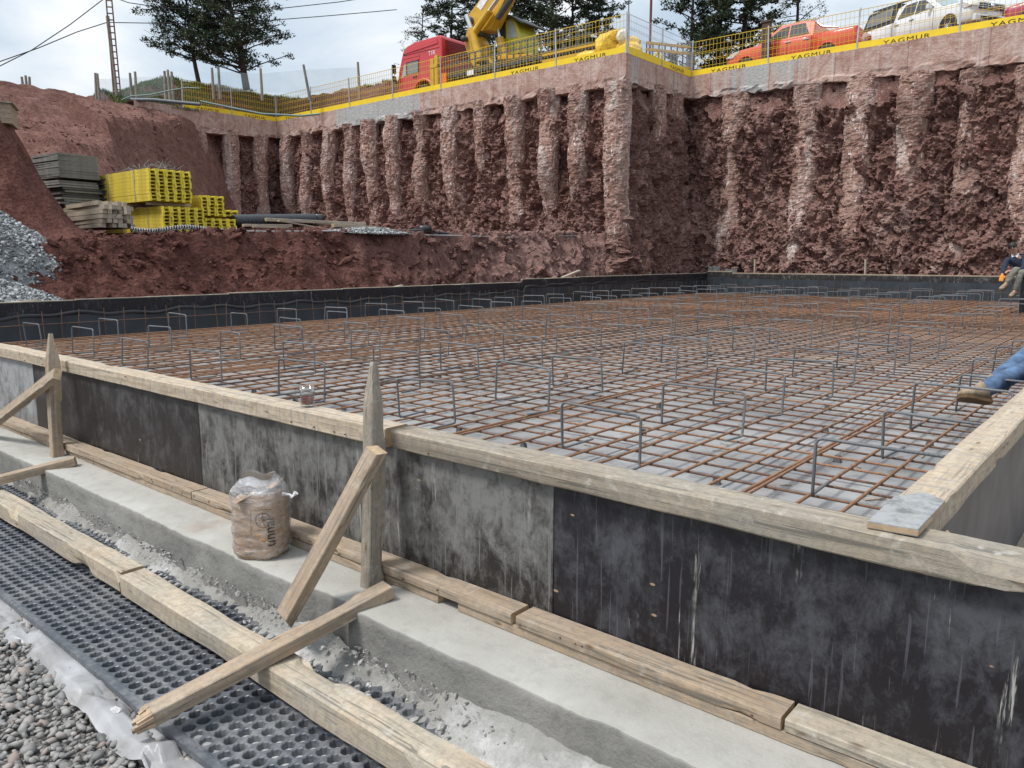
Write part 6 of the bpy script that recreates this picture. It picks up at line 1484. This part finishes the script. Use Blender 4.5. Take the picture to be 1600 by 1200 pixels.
# slim red pole and yellow switch box, yellow ladder frame
p = atY(1008, 68, 30.0); root = empty('flag_pole', (p.x, 30.4, PZ)); tag(root, 'thin dark red pole with a yellow base near the salient', 'pole')
mb = MB(); mb.tube([(0, 0, 0), (0, 0, 8)], .055, 8); mb.build('shaft', plain('dark_red_steel', (.14, .03, .035), .6), root); mb = MB(); mb.b2((-.16, -.1, 0), (.16, .1, .95)); mb.build('pole_base', M['formy_end'], root)
root = empty('yellow_brace_frame', (p.x + .3, 30.0, PZ)); tag(root, 'yellow triangular steel frame beside the dark red pole', 'steel frame')
for a, b in (((0, 0, .9), (.9, 0, 0)), ((.35, 0, 1.1), (1.0, 0, .25)), ((1.0, 0, .25), (.9, 0, 0)), ((0, 0, .9), (.35, 0, 1.1)), ((0, 0, 0), (.9, 0, 0)), ((0, 0, 0), (.0, 0, .9))): mb = MB(); mb.bar(a, b, .08, .08, up=(0, 1, 0)); mb.build('member', M['formy_end'], root)
mb = MB(); mb.tube([(0, 0, 0), (0, 0, 4.6), (0, 0, 4.8), (0, 0, 5.4)], [.02, .02, .035, .012], 6); o = mb.build('antenna', M['mach_dark'], None, loc=(-15.95, 25.4, CAPZ)); tag(o, 'thin dark rod rising from the fence at the salient corner', 'rod')
o = MB().b2((-.16, -.1, 0), (.16, .1, 1.35)).build('switch_box', M['mach_dark'], None, loc=(atY(1080, 60, 33).x, 33.0, PZ + .35)); tag(o, 'dark narrow switch box in front of the pine trunk', 'box')
o = MB().b2((-.16, -.1, 0), (.16, .1, 1.9)).b2((-.20, -.14, 1.9), (.20, .14, 1.96)).build('brown_post', plain('brown_post', (.08, .04, .025), .7), None, loc=(atY(1197, 70, 31.6).x, 31.6, PZ)); tag(o, 'brown square post in front of the orange pickup', 'post')

# ============================================================ TREES
def tree(base, H, spread, label, seed, lean=(0, 0), dense=1.0, low=.2, leaf='leaf', name='pine_tree', r0=.16, up=.35, size=.13, flat=.55, prof=None):
    random.seed(seed); rg = np.random.default_rng(seed); root = empty(name, base); tag(root, label, 'tree')
    n = 12; pts = []; 
    for i in range(n + 1):
        t = i / n; pts.append(Vector((lean[0] * t + .10 * math.sin(t * 5 + seed), lean[1] * t + .10 * math.cos(t * 4 + seed), H * t)))
    mb = MB(); mb.tube(pts, [r0 * (1 - .85 * i / n) for i in range(n + 1)], 10)
    lb = MB(); cl = []
    nb = int(46 * dense)
    for k in range(nb):
        t = low + (1 - low) * (k + random.random()) / nb; p = pts[0].lerp(pts[0], 0); f = t * n; i = min(int(f), n - 1); p = pts[i].lerp(pts[i + 1], f - i)
        a = random.uniform(0, 6.283); pr = prof(t) if prof else (1 - .75 * (t - low) / (1 - low)); L = spread * pr * random.uniform(.55, 1.1)
        d = Vector((math.cos(a), math.sin(a), up * random.uniform(.2, 1.5)))
        q = [p, p + d * L * .4 + Vector((0, 0, .05)), p + d * L * .75 + Vector((0, 0, .02)), p + d * L + Vector((0, 0, random.uniform(-.1, .25)))]
        lb.tube(q, [r0 * .26 * (1 - .5 * t), r0 * .17, r0 * .1, r0 * .05], 5, caps=False)
        m = max(2, int(L * 2.4))
        for j in range(m):
            u = .35 + .65 * (j + random.random()) / m; c = p.lerp(q[3], u) + Vector((random.gauss(0, .13), random.gauss(0, .13), random.gauss(0, .10))) * (1 + L * .2)
            cl.append((c, random.uniform(.22, .46) * (1.0 - .2 * u)))
            if random.random() < .5:
                w = p.lerp(q[3], u * .8); lb.tube([w, c], [r0 * .07, r0 * .03], 4, caps=False)
    mb.build('trunk', M['bark'], root); lb.build('branches', M['bark'], root)
    V = []; 
    for c, r in cl:
        m = int(44 * (r / .35) ** 2) ; g_ = rg.normal(0, 1, (m, 3)); g_ /= np.linalg.norm(g_, axis=1, keepdims=True) + 1e-9; g_ *= rg.random((m, 1)) ** .45
        ctr = np.array(c) + g_ * r * np.array([1, 1, flat]); a = rg.normal(0, 1, (m, 3)); a /= np.linalg.norm(a, axis=1, keepdims=True); a[:, 2] = np.abs(a[:, 2]) * .6 + .1; b = rg.normal(0, 1, (m, 3)); b = np.cross(a, b); b /= np.linalg.norm(b, axis=1, keepdims=True) + 1e-9
        L = size * rg.uniform(.6, 1.4, (m, 1)); W = L * .30
        V.append(np.stack([ctr - b * W, ctr + b * W, ctr + a * L], 1))
    V = np.concatenate(V).reshape(-1, 3); F = np.arange(len(V)).reshape(-1, 3)
    link('crown', np_mesh('crown', V, F), M[leaf], root); return root
tree(atD(315, 138, 45), 6.8, 2.5, 'slender dark pine at the left, left of the leaning one', 3, lean=(-.9, -.5), dense=2.8, low=.20, r0=.13, prof=lambda t: .75 + .35 * math.sin(t * 3))
tree(atD(386, 139, 44.5), 7.2, 3.4, 'wide open pine with a leaning trunk beside the slender one', 5, lean=(-1.1, -.8), dense=2.5, low=.10, r0=.20, prof=lambda t: 1.0 - .25 * t)
T = [(655, 90, 38.5, 7.5, 1.6, 'sparse grey twiggy tree behind the lorry cab', .8, 'leaf_b', .2), (702, 95, 40, 10, 2.9, 'dark pine directly behind the lorry', 1.5, 'leaf', .05), (800, 95, 40, 11, 2.9, 'dark pine behind the yellow boom', 1.4, 'leaf', .06), (862, 80, 41, 11, 3.3, 'broad dark pine right of the yellow cab', 1.7, 'leaf', .06), (892, 75, 43.5, 11, 3.0, 'dark pine behind the yellow fence near the salient', 1.4, 'leaf', .06), (935, 60, 46, 9, 1.6, 'thin pine at the right end of the left grove', .8, 'leaf', .2),
     (1083, 100, 42, 9, 2.4, 'open pine standing above the inner corner of the fence', 1.0, 'leaf', .2), (1127, 95, 43, 9.5, 1.8, 'narrow pine left of the thick trunked one', 1.2, 'leaf', .25), (1158, 90, 44, 10.5, 3.0, 'dense thick trunked pine above the orange bonnet', 1.9, 'leaf', .15), (1243, 50, 46, 9, 1.8, 'thin twiggy pine right above the orange cabin', .9, 'leaf_b', .1), (746, 90, 45, 10, 2.4, 'dark pine between the lorry and the boom', 1.2, 'leaf', .05)]
for i, (x, y, Y_, H, sp_, lab, dn, lf, lo) in enumerate(T):
    p = atY(x, y, Y_); p.z = PZ - .1; tree(p, H * 1.25, sp_ * 1.05, lab, 40 + i, dense=dn * 1.35, low=max(lo, .14), leaf=lf, lean=(random.uniform(-.3, .3), 0), r0=.22 if 'thick' in lab else .15, size=.17 if lf == 'leaf' else .09, prof=lambda t: .75 + .3 * math.sin(t * 3.1))

# ============================================================ HILLTOP FENCE, POLE, WIRES
def hz_(x, y): return 7.3
pts = [(38, 150), (43, 150), (46, 150), (150, 150), (155, 152), (206, 148), (213, 148), (258, 141), (265, 141), (270, 141), (333, 136), (343, 136), (409, 138), (484, 138), (562, 136)]
tops = [(34, 120), (40, 118), (46, 120), (149, 114), (152, 115), (203, 114), (211, 112), (257, 111), (262, 109), (268, 112), (331, 106), (341, 104), (407, 107), (474, 101), (559, 97)]
ordn = ['first', 'second', 'third', 'fourth', 'fifth', 'sixth', 'seventh', 'eighth', 'ninth', 'tenth', 'eleventh', 'twelfth', 'thirteenth', 'fourteenth', 'fifteenth']
for i, (b, t_) in enumerate(zip(pts, tops)):
    D_ = 41 if b[0] > 300 else 40; p, q = atD(*b, D_), atD(*t_, D_); mb = MB(); mb.tube([p - Vector((0, 0, .6)), q], [.075, .06], 7); o = mb.build('fence_post', M['greyply'] if i % 2 else M['wood_old'], None)
    tag(o, ordn[i] + ' weathered post from the left in the old hilltop fence', 'fence post', 'old fence posts on the hilltop')
t = NT('pale_net'); t.N.remove(t.b); out = [x for x in t.N if x.type == 'OUTPUT_MATERIAL'][0]; tr = t.N.new('ShaderNodeBsdfTransparent'); df = t.N.new('ShaderNodeBsdfDiffuse'); df.inputs[0].default_value = (.42, .50, .52, 1); mx = t.N.new('ShaderNodeMixShader')
t.L.new(t.math('ADD', .10, t.math('MULTIPLY', t.noise(1.5, 5), .25)), mx.inputs[0]); t.L.new(tr.outputs[0], mx.inputs[1]); t.L.new(df.outputs[0], mx.inputs[2]); t.L.new(mx.outputs[0], out.inputs[0])
def net(i0, i1, lab):
    mb = MB(); v = []
    for i in range(i0, i1 + 1):
        D_ = 41 if pts[i][0] > 300 else 40; p, q = atD(*pts[i], D_), atD(*tops[i], D_); v += [p - Vector((0, 0, .2)), q - Vector((0, 0, .25))]
    n = i1 - i0; mb.add(v, [(2 * k, 2 * k + 2, 2 * k + 3, 2 * k + 1) for k in range(n)]); tag(mb.build('windbreak_net', t.mat, None), lab, 'net')
net(0, 2, 'faded net between the three leftmost hilltop posts'); net(3, 9, 'faded green net strung along the hilltop posts by the pole'); net(10, 14, 'faded net on the hilltop posts behind the leaning pine')
# utility pole: two leaning legs with rungs
root = empty('utility_pole', atD(186, 150, 40)); tag(root, 'leaning rusty lattice utility pole on the hilltop', 'utility pole'); O = Vector(root.location)
a0, a1 = atD(183, 150, 40), atD(168, 25, 40); b0, b1 = atD(189, 150, 40), atD(169, -60, 40)
mb = MB(); mb.tube([a0 - O - Vector((0, 0, .4)), a1 - O], .085, 7); mb.build('wooden_leg', M['wood_old'], root)
rm = plain('rusty_angle', (.17, .11, .095), .8)
c0, c1 = b0 - Vector((.20, .26, 0)), b1 - Vector((.14, .18, 0))
for u, v in ((b0, b1), (c0, c1)): mb = MB(); mb.bar(u - O - Vector((0, 0, .4)), v - O, .05, .05); mb.build('steel_leg', rm, root)
for k in range(22): u = k / 21; mb = MB(); mb.bar(b0.lerp(b1, u) - O, c0.lerp(c1, u) - O, .05, .05, up=(0, 1, 0)); mb.build('rung', rm, root)
def wire(lab, pxs, D0, D1, sag=0):
    n = len(pxs); pp = []; 
    for i, p in enumerate(pxs): pp.append(atD(*p, D0 + (D1 - D0) * i / (n - 1)))
    mb = MB(); mb.tube(pp, .022, 5); tag(mb.build('power_line', M['ink'], None), lab, 'power line')
wire('upper power line from the left edge up to the pole', [(-60, 122), (0, 103), (50, 78), (110, 38), (165, -4)], 34, 40)
wire('lower power line from the left edge to the pole top', [(-60, 110), (0, 96), (60, 75), (120, 50), (167, 35)], 34, 40)
wire('lower power line from the pole passing behind the pines', [(170, 35), (230, 36), (300, 37), (420, 32), (520, 24), (620, 15)], 40, 47)
wire('upper power line from the pole passing behind the pines', [(168, -8), (200, 4), (260, 13), (350, 17), (430, 14), (530, 3), (600, -8)], 40, 47)
# green hose and pipes on the hilltop edge
def hose(lab, pxs, D_, r, mat, nm='hose'):
    mb = MB(); mb.tube([atD(*p, D_) for p in pxs], r, 7); tag(mb.build(nm, mat, None), lab, 'hose')
hosem = plain('green_hose', (.16, .24, .22), .5); greyp = plain('grey_pipe', (.10, .125, .14), .5)
hose('thick grey pipe lying on the cap beam at the left end of the fence', [(205, 156), (240, 156), (280, 160), (313, 163)], 38.2, .085, greyp, 'grey_pipe')
hose('pale green hose looping over the hilltop edge', [(190, 156), (205, 150), (235, 148), (262, 142), (290, 137), (312, 138)], 38.4, .03, hosem)
hose('second pale green hose running behind the fence mesh', [(313, 158), (360, 168), (410, 178), (470, 181), (500, 178)], 40.3, .05, hosem)
# grass on the hilltop
def grass(cx, cy, rx, ry, n, lab):
    a = rng.uniform(0, 6.28, n); r = np.sqrt(rng.random(n)); x = cx + rx * r * np.cos(a); y = cy + ry * r * np.sin(a); z = plateau_z(x, y)
    th = rng.uniform(0, 3.14, n); w = .02; h = rng.uniform(.06, .2, n); dx, dy = np.cos(th) * w, np.sin(th) * w
    V = np.stack([np.stack([x - dx, y - dy, z - .02], 1), np.stack([x + dx, y + dy, z - .02], 1), np.stack([x + rng.normal(0, .04, n), y + rng.normal(0, .04, n), z + h], 1)], 1).reshape(-1, 3)
    o = link('grass', np_mesh('grass', V, np.arange(3 * n).reshape(-1, 3)), M['grass']); tag(o, lab, 'grass', kind='stuff')
grass(-41.0, 20.2, 3.0, 3.0, 14000, 'patch of green grass on the hilltop beside the utility pole')
grass(-34.5, 31.5, 5.5, 2.4, 26000, 'green grass on the bank behind the yellow fence')
grass(-44.5, 26.5, 4.5, 4.0, 16000, 'grass under the two left pines')
